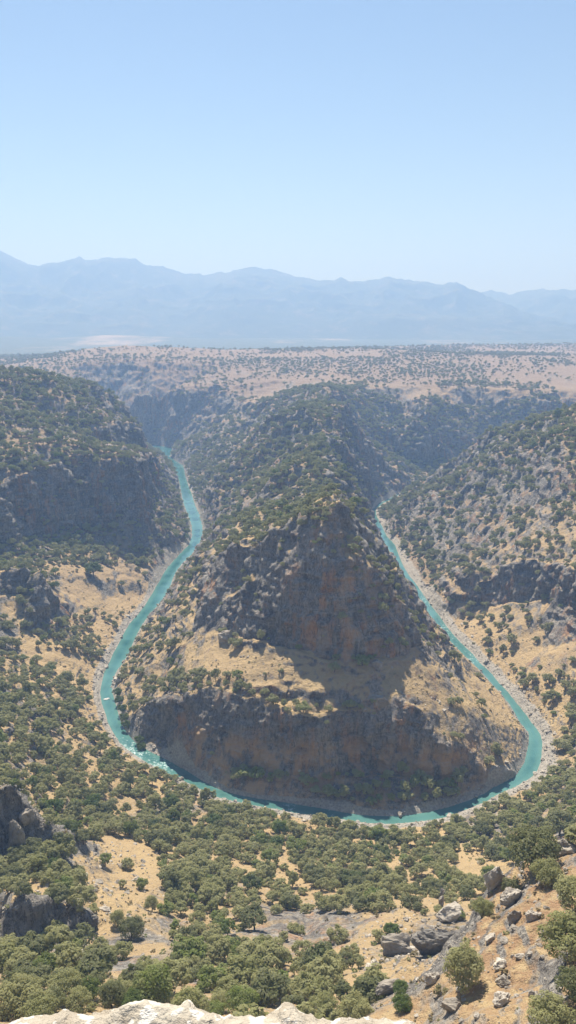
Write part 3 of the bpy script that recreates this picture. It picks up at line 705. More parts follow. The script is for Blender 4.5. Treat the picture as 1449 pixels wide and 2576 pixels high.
def crown(seed, shape, nleaf, leaf, nclump):
    """leaf sized faces on clumps spread over a crown of radius 1"""
    g = np.random.default_rng(seed)
    C = []; Rc = []
    for k in range(nclump):
        for _ in range(30):
            v = g.normal(size=3); v /= np.linalg.norm(v)
            if v[2] < -0.25: v[2] *= -0.6
            rr = 0.45 + 0.42 * g.random() ** 0.7
            p = v * rr * np.array(shape['ax']); p[2] += shape['cz']
            p[:2] += shape.get('lean', 0) * (p[2]) * np.array([0.4, 0.2])
            if all(np.linalg.norm(p - q) > 0.24 for q in C): break
        C.append(p); Rc.append(g.uniform(0.20, 0.36))
    C = np.array(C); Rc = np.array(Rc)
    ci = g.choice(nclump, nleaf, p=Rc ** 2 / np.sum(Rc ** 2))
    v = g.normal(size=(nleaf, 3)); v[:, 2] += 0.25; v /= np.linalg.norm(v, axis=1, keepdims=True)
    rad = Rc[ci] * (0.55 + 0.5 * g.random(nleaf) ** 0.6)
    pos = C[ci] + v * rad[:, None] * np.array([1, 1, 0.85])
    nr = v + g.normal(size=(nleaf, 3)) * 0.32; nr[:, 2] += 0.45; nr /= np.linalg.norm(nr, axis=1, keepdims=True)
    t = np.cross(nr, g.normal(size=(nleaf, 3))); t /= np.linalg.norm(t, axis=1, keepdims=True); b = np.cross(nr, t)
    s = leaf * g.uniform(0.65, 1.35, nleaf)[:, None]
    ln = s * g.uniform(0.9, 1.5, nleaf)[:, None]
    V = np.stack([pos - t * s * 0.5, pos - b * ln * 0.62 - nr * s * 0.1, pos + t * s * 0.5, pos + b * ln * 0.62 - nr * s * 0.1], 1).reshape(-1, 3)
    F = np.arange(nleaf * 4).reshape(-1, 4)
    tone = np.clip(g.normal(0.4, 0.25, nclump)[ci] + g.normal(0, 0.22, nleaf), 0, 1)
    return V, F, np.repeat(tone, 4), C


def trunk(seed, shape, C):
    g = np.random.default_rng(seed + 99)
    top = np.array([0.06 * g.normal(), 0.06 * g.normal(), shape['cz'] * 0.62])
    base = np.array([0, 0, -0.12]); V0, F0 = tube([base, base * 0.2 + top * 0.35 + [0.03, -0.02, 0], top], [0.085, 0.06, 0.05], 7)
    Vs, Fs, n = [V0], [F0], len(V0)
    for k in g.choice(len(C), min(6, len(C)), replace=False):
        e = C[k]; m = 0.5 * (top + e) + np.array([0, 0, -0.08]) + g.normal(size=3) * 0.05
        v, f = tube([top * 0.92, m, top * 0.1 + e * 0.9], [0.042, 0.028, 0.012], 5)
        Vs.append(v); Fs.append(f + n); n += len(v)
    return np.concatenate(Vs), np.concatenate(Fs)


SHAPES = [
    ('domed', dict(ax=(1, 1, 0.72), cz=0.88)),
    ('spreading', dict(ax=(1.08, 0.95, 0.55), cz=1.02, lean=0.15)),
    ('bushy', dict(ax=(1, 1, 0.78), cz=0.66)),
    ('tall', dict(ax=(0.82, 0.86, 0.95), cz=1.08)),
    ('open', dict(ax=(1.0, 1.0, 0.62), cz=1.05, lean=-0.2)),
]
TREE = {}
for k, (nm, shp) in enumerate(SHAPES):
    for var in range(2):
        V, F, tone, C = crown(500 + 10 * k + var, shp, 1500 if nm != 'open' else 1050, 0.115, 24 if nm != 'open' else 17)
        cm = mesh_np('crown', V, F, [M_LEAF], False); fattr(cm, 'leaf', tone)
        tv, tf = trunk(500 + 10 * k + var, shp, C)
        TREE.setdefault(nm, []).append((cm, mesh_np('trunk', tv, tf, [M_BARK])))
BIG = {}
for nm, shp in SHAPES:
    V, F, tone, C = crown(900 + len(BIG), shp, 5200, 0.062, 34)
    cm = mesh_np('crown', V, F, [M_LEAF], False); fattr(cm, 'leaf', tone)
    tv, tf = trunk(900 + len(BIG), shp, C)
    BIG[nm] = (cm, mesh_np('trunk', tv, tf, [M_BARK]))

# light versions (leaves and trunk in one mesh) for the woods that no one could count
PROTO = bpy.data.collections.new('woodland_kinds')
for k in range(6):
    nm, shp = SHAPES[(0, 1, 2, 3, 0, 2)[k]]
    V, F, tone, C = crown(700 + k, shp, 520, 0.185, 20)
    tv, tf = trunk(700 + k, shp, C)
    m_ = mesh_np('wood_tree', np.concatenate([V, tv]), np.concatenate([F, tf + len(V)]), [M_LEAF, M_BARK], False,
                 np.concatenate([np.zeros(len(F), int), np.ones(len(tf), int)]))
    fattr(m_, 'leaf', np.concatenate([tone, np.zeros(len(tv))]))
    PROTO.objects.link(bpy.data.objects.new('wood_tree_%d' % k, m_))


def scatter(name, pts, rot, scl, idx, coll):
    """one object that sets many small copies out on points"""
    me = bpy.data.meshes.new(name); me.vertices.add(len(pts)); me.vertices.foreach_set('co', np.asarray(pts, np.float32).ravel())
    a = me.attributes.new('spin', 'FLOAT_VECTOR', 'POINT'); a.data.foreach_set('vector', np.asarray(rot, np.float32).ravel())
    a = me.attributes.new('size', 'FLOAT_VECTOR', 'POINT'); a.data.foreach_set('vector', np.asarray(scl, np.float32).ravel())
    a = me.attributes.new('pick', 'INT', 'POINT'); a.data.foreach_set('value', np.asarray(idx, np.int32))
    o = link(name, me)
    ng = bpy.data.node_groups.new(name + '_nodes', 'GeometryNodeTree')
    ng.interface.new_socket('Geometry', in_out='INPUT', socket_type='NodeSocketGeometry')
    ng.interface.new_socket('Geometry', in_out='OUTPUT', socket_type='NodeSocketGeometry')
    N = ng.nodes.new; L = ng.links.new
    gi, go = N('NodeGroupInput'), N('NodeGroupOutput')
    ci = N('GeometryNodeCollectionInfo'); ci.inputs['Collection'].default_value = coll
    ci.inputs['Separate Children'].default_value = True; ci.inputs['Reset Children'].default_value = True
    ip = N('GeometryNodeInstanceOnPoints'); ip.inputs['Pick Instance'].default_value = True
    def na(nm, ty):
        q = N('GeometryNodeInputNamedAttribute'); q.data_type = ty; q.inputs['Name'].default_value = nm
        return [s for s in q.outputs if s.enabled and s.name == 'Attribute'][0]
    er = N('FunctionNodeEulerToRotation')
    L(na('spin', 'FLOAT_VECTOR'), er.inputs[0]); L(er.outputs[0], ip.inputs['Rotation'])
    L(na('size', 'FLOAT_VECTOR'), ip.inputs['Scale']); L(na('pick', 'INT'), ip.inputs['Instance Index'])
    L(gi.outputs[0], ip.inputs['Points']); L(ci.outputs[0], ip.inputs['Instance']); L(ip.outputs[0], go.inputs[0])
    md = o.modifiers.new('scatter', 'NODES'); md.node_group = ng
    return o


# where trees stand: density by slope, patchiness and the open ground of the place
CLEAR = [  # outlines of open ground, seen from the lookout, with the share of trees that grow there
    ([(500, 1590), (627, 1612), (793, 1648), (932, 1690), (1030, 1640), (1062, 1595), (1130, 1640), (1250, 1745), (1330, 1850), (1295, 1905), (1240, 1875), (1100, 1845), (995, 1796), (900, 1780), (800, 1780), (724, 1752), (640, 1722), (560, 1692), (470, 1672), (430, 1640)], 0.07),
    ([(395, 1768), (545, 1724), (724, 1795), (995, 1822), (1250, 1902), (1290, 1945), (1100, 1953), (860, 1950), (550, 1932), (440, 1890)], 0.10),
    ([(150, 1425), (430, 1425), (400, 1470), (330, 1515), (200, 1545), (0, 1560), (0, 1510), (120, 1490)], 0.10),
    ([(1140, 1450), (1300, 1485), (1449, 1540), (1449, 1640), (1350, 1600), (1230, 1560), (1140, 1530)], 0.25),
    ([(1110, 1540), (1449, 1600), (1449, 1860), (1360, 1850), (1250, 1700)], 0.42),
    ([(1030, 1250), (1449, 1180), (1449, 1440), (1140, 1420), (1010, 1330)], 0.5),
    ([(195, 2140), (250, 2115), (330, 2108), (400, 2150), (412, 2230), (425, 2330), (440, 2390), (400, 2430), (345, 2400), (300, 2370), (255, 2390), (240, 2300), (195, 2240)], 0.05),
    ([(1138, 2125), (1170, 2125), (1215, 2180), (1205, 2230), (1175, 2220), (1150, 2180)], 0.1),
    ([(800, 2290), (960, 2270), (1000, 2310), (900, 2420), (780, 2420), (760, 2350)], 0.5),
    ([(860, 2420), (960, 2370), (950, 2500), (880, 2560), (820, 2500)], 0.25),
    ([(990, 2290), (1180, 2310), (1170, 2380), (1130, 2576), (960, 2576), (940, 2440)], 0.10),
    ([(1030, 2620), (1040, 2550), (1100, 2500), (1150, 2400), (1200, 2290), (1290, 2170), (1380, 2110), (1460, 2070), (1500, 2600)], 0.012),
    ([(-20, 2270), (110, 2258), (240, 2300), (245, 2385), (90, 2400), (-20, 2400)], 0.4),
    ([(-20, 1985), (60, 2000), (85, 2110), (40, 2190), (-20, 2190)], 0.35),
    ([(400, 1510), (560, 1425), (640, 1600), (560, 1700), (470, 1690), (380, 1700), (335, 1640)], 0.36),
    ([(680, 1440), (880, 1440), (890, 1640), (793, 1640), (650, 1600)], 0.22),
]


def density(x, y, z, sl):
    u_, v_ = proj(x, y, z)
    pf = np.where((y > 480) & (y < 1400), np.where(y > 620, 0.95, 0.78), np.where((y > 338) & (y < 374) & (x > -60) & (x < 118), 1.4, 0.86)) + np.where(y < 430, 0.75, 0.9) * fbm(x, y, 38, 3, 401) + 0.35 * fbm(x, y, 160, 2, 405)
    dn = np.clip(pf, 0, 1)
    dn = dn * np.where(sl > 2.2, np.where(y > 600, 0.42, 0.28), np.where(sl > 1.3, 0.6, 1.0))
    rd_ = river_dist(x, y)
    outer = RD.samp(ROUT, x, y) > 0.5
    wide = np.where(outer, 8 + 3 * smoothstep(20, 60, x) * smoothstep(380, 420, y) * (1 - smoothstep(700, 900, y)), 5.0)
    wide = wide + 3.5 * outer * (1 - smoothstep(385, 420, y)) * smoothstep(-75, -40, x)
    wide = np.where(y > 800, 2.5, wide)
    dn = dn * smoothstep(wide * 0.5, wide * 1.25, rd_)
    far = y > 1380
    dn = np.where(far & (z > 95), 0.55 * np.clip(0.75 + 1.6 * fbm(x, y, 170, 3, 411), 0.08, 1.3), dn)
    near = y < 1300
    for poly, f in CLEAR:
        dn = np.where(near & in_poly(u_, v_, poly), np.minimum(dn * f * 1.3, f), dn)
    return dn


def slope_at(x, y, e=2.0):
    return np.hypot(ground(x + e, y) - ground(x - e, y), ground(x, y + e) - ground(x, y - e)) / (2 * e)


def jitter(x0, x1, y0, y1, st):
    gx, gy = np.meshgrid(np.arange(x0, x1, st), np.arange(y0, y1, st))
    return (gx + RNG.uniform(-.48, .48, gx.shape) * st).ravel(), (gy + RNG.uniform(-.48, .48, gx.shape) * st).ravel()


TX, TY = [], []
for (x0, x1, y0, y1, st) in ((-330, 330, 70, 420, 5.0), (-460, 480, 420, 1480, 5.4), (-1500, 1500, 1480, 3000, 9.5)):
    a, b = jitter(x0, x1, y0, y1, st); TX.append(a); TY.append(b)
TX = np.concatenate(TX); TY = np.concatenate(TY)
keep = np.abs(np.arctan2(TX, TY)) < math.radians(31)
TX, TY = TX[keep], TY[keep]
TZt = ground(TX, TY); SLt = slope_at(TX, TY)
keep = RNG.random(len(TX)) < density(TX, TY, TZt, SLt)
TX, TY, TZt, SLt = TX[keep], TY[keep], TZt[keep], SLt[keep]
TR = np.clip(RNG.lognormal(math.log(2.55), 0.40, len(TX)), 1.1, 4.6)
TR *= np.where(SLt > 1.2, 0.72, 1.0) * np.where((TY > 1480), 1.02, 1.0) * np.where((TY > 700) & (TY < 1480), 1.08, 1.0)
keep = np.ones(len(TX), bool)
for hh, lx in ((1.5, 0), (1.3, -0.6), (1.3, 0.6), (0.7, 0)):
    ztop = TZt + hh * TR; f = H / np.maximum(H - ztop, 20)
    keep &= ~((river_dist((TX + lx * TR) * f, TY * f) < -1.0) & (TY < 1100))
TX, TY, TZt, SLt, TR = TX[keep], TY[keep], TZt[keep], SLt[keep], TR[keep]
print('trees', len(TX))


def seen(x, y, z, n=70):
    """is the line of sight from the lookout clear of the ground?"""
    ok = np.ones(len(x), bool)
    for t in np.linspace(0.12, 0.97, n):
        ok &= (H + (z - H) * t) > ground(x * t, y * t) - 0.6
    return ok


def ground_at(u, v, r0=60):
    xc = (u - 724.5) / FOC; yc = (1288 - v) / FOC
    d = np.array([xc, CP + yc * SP, -SP + yc * CP])
    t = np.geomspace(r0, 3000, 6000)
    below = (H + d[2] * t) < ground(d[0] * t, d[1] * t)
    t = t[int(np.argmax(below))]
    return d[0] * t, d[1] * t, float(ground(d[0] * t, d[1] * t)), t


HAND = [  # trees that stand out: u, v of the foot, crown width in the frame, shape, tint, label
    (1165, 2485, 116, 'tall', 'grey-green', 'tall grey-green oak standing just right of the dark rock overhang'),
    (1432, 2405, 150, 'bushy', 'grey-green', 'large leafy grey-green oak cut by the right edge above the stony spur'),
    (1452, 2300, 120, 'domed', 'grey-green', 'upper oak of the thicket at the right edge of the stony spur'),
    (1440, 2505, 96, 'bushy', 'dark olive', 'dark shaded oak below the big leafy one at the right edge'),
    (1338, 2190, 140, 'spreading', 'dark olive', 'spreading oak with a bare leaning trunk on top of the rocky spur'),
    (1372, 2222, 84, 'bushy', 'grey-green', 'pale low oak just right of the spreading one on the rocky spur'),
    (1300, 2165, 62, 'bushy', 'dark olive', 'small dark oak on the crest at the left end of the rocky spur'),
    (1408, 2102, 78, 'open', 'dark olive', 'thin crowned oak with a clear trunk on the crest near the right edge'),
    (1385, 2590, 120, 'bushy', 'grey-green', 'low grey-green oak scrub at the bottom right corner'),
    (1010, 2540, 52, 'bushy', 'bright green', 'low bright green bush just above the pale lookout rock, right of centre'),
    (1215, 2300, 56, 'bushy', 'grey-green', 'pale scrub oak on the left foot of the rocky spur'),
    (1285, 2245, 50, 'bushy', 'dark olive', 'dark scrub oak in the shade below the crest of the rocky spur'),
    (222, 2512, 70, 'bushy', 'bright green', 'bright green bush just above the pale lookout rock, left of centre'),
    (357, 2235, 34, 'domed', 'grey-green', 'lone round oak in the middle of the tan clearing at lower left'),
    (308, 2232, 24, 'open', 'grey-green', 'small thin oak at the left of the tan clearing beside pale stones'),
    (265, 2175, 36, 'open', 'grey-green', 'pale oak at the top left of the tan clearing'),
    (210, 2125, 42, 'spreading', 'dark olive', 'oak with a visible trunk on the upper left rim of the tan clearing'),
    (382, 2292, 42, 'tall', 'grey-green', 'oak with a long shadow at the right side of the tan clearing'),
    (330, 2358, 68, 'domed', 'dark olive', 'broad dark oak throwing a long shadow at the foot of the tan clearing'),
    (296, 2330, 44, 'tall', 'grey-green', 'tall oak just left of the broad dark one at the foot of the tan clearing'),
    (282, 2412, 40, 'open', 'grey-green', 'thin oak below the tan clearing'),
    (235, 1450, 46, 'domed', 'bright green', 'bright green tree at the foot of the tall cliff on the left'),
    (137, 1480, 26, 'bushy', 'bright green', 'small bright green bush left of the tan slope under the left cliff'),
]
for v_ in (1748, 1768, 1790, 1812, 1830, 1868, 1885):
    HAND.append((296 + (v_ - 1748) * 0.28 + (22 if v_ > 1850 else 0), v_, 26, 'bushy', 'bright green', None))


def make_tree(name, x, y, z, r, shape, tint, spin, big=False, var=0):
    root = bpy.data.objects.new(name, None); COL.objects.link(root); root.empty_display_size = 0.5
    root.location = (x, y, z - 0.1 * r * 0.2); root.rotation_euler = (0, 0, spin); root.scale = (r, r, r)
    cm, tm = BIG[shape] if big else TREE[shape][var % 2]
    c = link('crown', cm, root); t = link('trunk', tm, root)
    c.material_slots[0].link = 'OBJECT'; c.material_slots[0].material = M_LEAVES[tint]
    return root


taken = []
for (u_, v_, w_, shp, tint, lab) in HAND:
    x, y, z, t = ground_at(u_, v_)
    r = 0.5 * w_ / FOC * t
    o = make_tree('oak_tree' if tint != 'bright green' else 'green_bush', x, y, z, r, shp, tint, RNG.uniform(0, 6.28), big=t < 260)
    if lab: tag(o, lab, 'tree' if tint != 'bright green' else 'bush')
    else: tag(o, 'bright green willow-like bush at the water on the inner left bank above the rapids', 'bush', 'bright bushes at the water on the inner left bank')
    taken.append((x, y, r))
tk = np.array(taken)
dmin = np.min(np.hypot(TX[:, None] - tk[None, :, 0], TY[:, None] - tk[None, :, 1]) - 0.8 * tk[None, :, 2], 1)
keep = dmin > 1.2
TX, TY, TZt, TR = TX[keep], TY[keep], TZt[keep], TR[keep]

pu, pv = proj(TX, TY, TZt + TR)
dist = np.sqrt(TX ** 2 + TY ** 2 + (TZt - H) ** 2)
vis = (pu > 5) & (pu < 1444) & (pv > 850) & (pv < 2545) & (dist < 420)
cand = np.where(vis)[0]
cand = cand[seen(TX[cand], TY[cand], TZt[cand] + TR[cand])]
cand = cand[np.argsort(-(TR / dist)[cand])][:300 - len(HAND) + 9]


def place_words(u_, v_):
    if u_ > 1120 and v_ > 2080: return 'around the stony spur'
    if v_ > 2380:
        if u_ < 260: return 'in the bottom left corner'
        if u_ < 560: return 'between tan clearing and pale ledge'
        if u_ < 860: return 'directly above the middle of the pale ledge'
        return 'below the dark rock overhang'
    if v_ > 2240:
        if u_ < 200: return 'around the shaded ledges at left edge'
        if u_ < 440: return 'beside the tan clearing at lower left'
        if u_ < 640: return 'in the wood right of the tan clearing'
        if u_ < 860: return 'in the wood below the river bend'
        return 'in the wood around the rock pinnacle'
    if v_ > 2090:
        if u_ < 200: return 'by the dark crag at the left edge'
        if u_ < 440: return 'above the tan clearing at lower left'
        if u_ < 760: return 'left in the wood below the dark river'
        if u_ < 1000: return 'mid wood below the dark river'
        return 'right in the wood below the dark river'
    if u_ < 480: return 'on the left hillside near the rapids'
    if u_ > 1000: return 'by the right turn of the river'
    return 'at the near bank of the river'


kinds = [s for s, _ in SHAPES]
chosen = np.zeros(len(TX), bool)
WORD = {'domed': 'round-crowned', 'spreading': 'wide-crowned', 'bushy': 'bushy', 'tall': 'upright', 'open': 'thin-crowned'}
for i in cand:
    chosen[i] = True
    shp = kinds[int(RNG.choice(5, p=[.32, .16, .30, .12, .10]))]
    tint = str(RNG.choice(['grey-green', 'dark olive', 'bright green'], p=[.66, .27, .07]))
    o = make_tree('oak_tree', TX[i], TY[i], TZt[i], TR[i], shp, tint, RNG.uniform(0, 6.28), big=dist[i] < 190, var=int(RNG.integers(2)))
    size = 'small' if TR[i] < 2.3 else 'large' if TR[i] > 3.3 else 'middling'
    wh = place_words(float(pu[i]), float(pv[i]))
    tag(o, '%s %s %s oak %s' % (size, tint, WORD[shp], wh), 'tree', '%s %s %s oaks %s' % (size, tint, WORD[shp], wh))
rest = ~chosen & (dist > 175)
n = int(rest.sum())
rot = np.stack([RNG.uniform(-.06, .06, n), RNG.uniform(-.06, .06, n), RNG.uniform(0, 6.28, n)], 1)
s = TR[rest][:, None] * np.stack([RNG.uniform(.9, 1.1, n), RNG.uniform(.9, 1.1, n), RNG.uniform(.8, 1.15, n)], 1)
o = scatter('oak_woodland', np.stack([TX[rest], TY[rest], TZt[rest] - 0.05 * TR[rest]], 1), rot, s, RNG.integers(0, 6, n), PROTO)
tag(o, 'scattered grey-green oak woodland over the canyon slopes and the far plateau', 'woodland', kind='stuff')


# low dry scrub and tussocks on the open ground
SCRUB = bpy.data.collections.new('scrub_kinds')
M_TUFT = leaf_material('dry_tussock', ((0.34, 0.27, 0.14), (0.27, 0.24, 0.13), (0.20, 0.20, 0.10), (0.46, 0.37, 0.20)))
for k in range(4):
    V, F, tone, C = crown(820 + k, dict(ax=(1, 1, 0.6), cz=0.35), 90, 0.36, 7)
    m_ = mesh_np('scrub', V, F, [M_TUFT if k < 3 else M_LEAF], False); fattr(m_, 'leaf', tone)
    SCRUB.objects.link(bpy.data.objects.new('scrub_%d' % k, m_))
qx, qy = [], []
for (x0, x1, y0, y1, st) in ((-230, 230, 75, 480, 2.9), (-300, 330, 480, 900, 4.4)):
    a, b = jitter(x0, x1, y0, y1, st); qx.append(a); qy.append(b)
qx = np.concatenate(qx); qy = np.concatenate(qy)
kp = (np.abs(np.arctan2(qx, qy)) < math.radians(27)) & (river_dist(qx, qy) > 5) & (RNG.random(len(qx)) < np.clip(0.38 + 1.3 * fbm(qx, qy, 22, 3, 451), 0.04, 0.9)) & (slope_at(qx, qy) < 1.6)
qx, qy = qx[kp], qy[kp]; n = len(qx)
qr = np.clip(RNG.lognormal(math.log(0.42), 0.45, n), 0.15, 1.2) * np.where(qy > 480, 1.35, 1.0)
o = scatter('dry_scrub', np.stack([qx, qy, ground(qx, qy) - 0.05], 1), np.stack([0 * qx, 0 * qx, RNG.uniform(0, 6.28, n)], 1), qr[:, None] * RNG.uniform(.75, 1.2, (n, 3)), RNG.integers(0, 4, n), SCRUB)
tag(o, 'low dry scrub and tussock grass dotted over the tan slopes', 'scrub', kind='stuff')


# ------------------------------------------------------------------ rocks
import bmesh


def rock_mesh(name, seed, ax=(1, 1, 0.75), npts=16, cuts=3, rough=0.10, mat=None, flat=0.0):
    g = np.random.default_rng(seed)
    bm = bmesh.new()
    for k in range(npts):
        v = g.normal(size=3); v /= np.linalg.norm(v); v *= g.uniform(0.82, 1.05)
        if flat and v[2] > flat: v[2] = flat * g.uniform(0.94, 1.0)
        bm.verts.new(v * np.array(ax))
    r = bmesh.ops.convex_hull(bm, input=bm.verts[:])
    bmesh.ops.delete(bm, geom=[e for e in set(r['geom_interior']) | set(r['geom_unused']) if isinstance(e, bmesh.types.BMVert)], context='VERTS')
    bmesh.ops.triangulate(bm, faces=bm.faces[:])
    bmesh.ops.subdivide_edges(bm, edges=bm.edges[:], cuts=cuts, use_grid_fill=True)
    bmesh.ops.smooth_vert(bm, verts=bm.verts[:], factor=0.35, use_axis_x=True, use_axis_y=True, use_axis_z=True)
    co = np.array([v.co[:] for v in bm.verts]); off = seed * 3.17
    dd = vnoise(co[:, 0] * 2.1 + off, co[:, 1] * 2.1, co[:, 2] * 3.0, 3) + 0.6 * vnoise(co[:, 0] * 5 + off, co[:, 1] * 5, co[:, 2] * 7, 5)
    dd = dd + 0.35 * vnoise(co[:, 0] * 11 + off, co[:, 1] * 11, co[:, 2] * 13, 7)
    for v, q in zip(bm.verts, dd):
        nn = v.co.normalized(); v.co += nn * float(q) * rough * 1.3
    me = bpy.data.meshes.new(name); bm.to_mesh(me); bm.free()
    if mat: me.materials.append(mat)
    return me


ROCKS = bpy.data.collections.new('rock_kinds')
for k in range(7):
    ROCKS.objects.link(bpy.data.objects.new('stone_%d' % k, rock_mesh('stone', 40 + k, (1, 0.8 + 0.05 * k, 0.6 + 0.04 * k), 13, 1, 0.07, M_PALE if k % 3 == 0 else M_ROCK)))
RB = [rock_mesh('boulder', 60 + k, (1, 0.75 + 0.06 * (k % 4), 0.55 + 0.07 * (k % 5)), 15 + k % 4, 4, 0.10, M_ROCK) for k in range(8)]
HROCK = [  # u, v of the foot, width in the frame, (depth, height) as shares of the width, material, label, name
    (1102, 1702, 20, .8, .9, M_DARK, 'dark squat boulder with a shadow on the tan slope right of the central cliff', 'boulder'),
    (302, 1716, 42, .8, .30, M_PALE, 'big white flat rock slab at the water on the inner left bank', 'rock_slab'),
    (533, 1962, 12, .8, .9, M_ROCK, 'grey boulder at the dark waterline under the left end of the lower cliff', 'boulder'),
    (487, 1231, 12, .8, .6, M_PALE, 'white rock on the right bank of the far left reach of the river', 'boulder'),
    (432, 1149, 18, .5, .25, M_PALE, 'white rock ledge across the upper end of the left reach', 'boulder'),
    (1133, 2318, 76, .8, .62, M_PALE, 'big pale smooth boulder under the rock pinnacle at lower right', 'boulder'),
    (1111, 2285, 26, .8, 2.4, M_ROCK, 'slim stacked rock pinnacle rising over the trees at lower right', 'rock_pinnacle'),
    (1090, 2400, 104, .55, .74, M_DARK, 'massive block of rock with a dark overhung face at lower right', 'rock_outcrop'),  # dark material paints the overhang's shade over the whole block
    (998, 2405, 84, .6, .80, M_ROCK, 'craggy grey outcrop left of the dark overhung block', 'rock_outcrop'),
    (1182, 2248, 20, .8, .7, M_PALE, 'white boulder in the grass right of the rock pinnacle', 'boulder'),
    (985, 2500, 84, .5, .50, M_ROCK, 'long jagged rib of rock below the craggy outcrop', 'rock_outcrop'),
    (1088, 2475, 44, .7, .9, M_PALE, 'pale rock rib in front of the dark overhung block', 'rock_outcrop'),
    (1262, 2438, 50, .8, .45, M_PALE, 'pale flat topped boulder in the middle of the stony spur', 'boulder'),
    (1272, 2480, 46, .8, .6, M_ROCK, 'rough dark sided boulder just below the pale one on the spur', 'boulder'),
    (1311, 2412, 34, .7, .4, M_PALE, 'long pale stone right of the pale boulder on the spur', 'boulder'),
    (1336, 2404, 24, .7, .5, M_PALE, 'small pale stone at the right end of the row on the spur', 'boulder'),
    (1262, 2530, 54, .8, .8, M_PALE, 'wide pale slab low on the stony spur', 'rock_slab'),
    (1140, 2548, 60, .8, .7, M_ROCK, 'knobbly grey rock at the lower left of the stony spur', 'boulder'),
    (1297, 2316, 44, .8, .9, M_ROCK, 'knobbly boulder below the spreading oak on the spur', 'boulder'),
    (1345, 2315, 44, .8, .8, M_PALE, 'leaning pale slab left of the big leafy oak at the right edge', 'rock_slab'),
    (1292, 2345, 40, .8, .4, M_ROCK, 'broken low stones in the middle of the upper spur', 'boulder'),
    (1345, 2510, 30, .8, .8, M_PALE, 'round pale stone on the lower right of the spur', 'boulder'),
    (1366, 2415, 22, .8, .5, M_ROCK, 'grey stone next to the shade of the big leafy oak', 'boulder'),
    (1250, 2230, 60, .7, 1.2, M_PALE, 'light grey crag at the left end of the rocky spur', 'rock_crag'),
    (1290, 2275, 66, .6, .9, M_PALE, 'light grey ribbed crag under the spreading oak on the spur', 'rock_crag'),
    (1428, 2150, 70, .7, .8, M_ROCK, 'dark fissured crag on the crest at the right edge', 'rock_crag'),
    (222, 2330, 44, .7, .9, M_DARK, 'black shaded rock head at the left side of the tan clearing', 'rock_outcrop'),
    (262, 2292, 34, .6, .4, M_PALE, 'white stone lying above the black rock head at lower left', 'boulder'),
    (198, 2270, 26, .6, .5, M_PALE, 'pair of white stones at the left rim of the tan clearing', 'boulder'),
    (35, 2140, 76, .6, 1.5, M_ROCK, 'tall dark crag at the left edge', 'rock_crag'),
    (62, 2060, 40, .6, 1.2, M_ROCK, 'smaller crag behind the tall dark one at the left edge', 'rock_crag'),
    (575, 1612, 60, .6, .7, M_ROCK, 'hollowed grey outcrop left of the central cliff foot', 'rock_outcrop'),
    (950, 1688, 34, .7, 1.1, M_ROCK, 'pale footed buttress block at the foot of the central cliff', 'rock_outcrop'),
    (945, 1775, 60, .5, .6, M_ROCK, 'white topped ledge rock breaking the tan bench above the lower cliff', 'rock_outcrop'),
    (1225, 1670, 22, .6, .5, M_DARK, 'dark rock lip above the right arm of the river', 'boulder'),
    (518, 2205, 30, .7, .8, M_ROCK, 'broken rock step in the wood right of the tan clearing', 'boulder'),
]
k = 0
for (u_, v_, w_, dp, hh, mat, lab, nm) in HROCK:
    x, y, z, t = ground_at(u_, v_)
    w = w_ / FOC * t
    if nm == 'rock_pinnacle':
        bmv = []
        m1 = rock_mesh('rock_pinnacle', 301, (0.62, 0.55, 1.0), 18, 3, 0.12, mat)
        bm = bmesh.new(); bm.from_mesh(m1)
        for dz, sc_, sd in ((1.15, 0.55, 302), (1.62, 0.42, 303)):
            mm = rock_mesh('part', sd, (1, 0.9, 0.6), 14, 3, 0.08)
            mm.transform(Matrix.Translation((0.06, 0, dz)) @ Matrix.Scale(sc_, 4)); bm.from_mesh(mm)
        bm.to_mesh(m1); bm.free(); me = m1
        o = link(nm, me, None, (x, y + 0.3 * w, z + 0.6 * w)); o.scale = (0.5 * w,) * 3
        o.scale = (0.62 * w, 0.62 * w, 0.8 * w)
    else:
        big_ = nm in ('rock_outcrop', 'rock_crag', 'rock_slab')
        me = rock_mesh(nm, 400 + k, (1, 1, 1), 22 if big_ else 15, 7 if w > 8 else 5, 0.13 if big_ else 0.10, mat, 0.55 if nm in ('rock_outcrop', 'rock_slab') else 0)
        if 'overhung' in lab and nm == 'rock_outcrop':
            for vv in me.vertices:
                f_ = 1 + 0.38 * vv.co.z; vv.co.x *= f_; vv.co.y *= f_
        hf = 0.5 * w * hh * (1.45 if nm in ('rock_outcrop', 'rock_slab') else 1.15)
        o = link(nm, me, None, (x, y + 0.30 * w * dp, z + (0.12 if w < 9 else 0.25) * hf)); o.scale = (0.52 * w, 0.5 * w * dp, hf)
        o.rotation_euler = (0, 0, RNG.uniform(-.3, .3))
    tag(o, lab, 'rock')
    k += 1

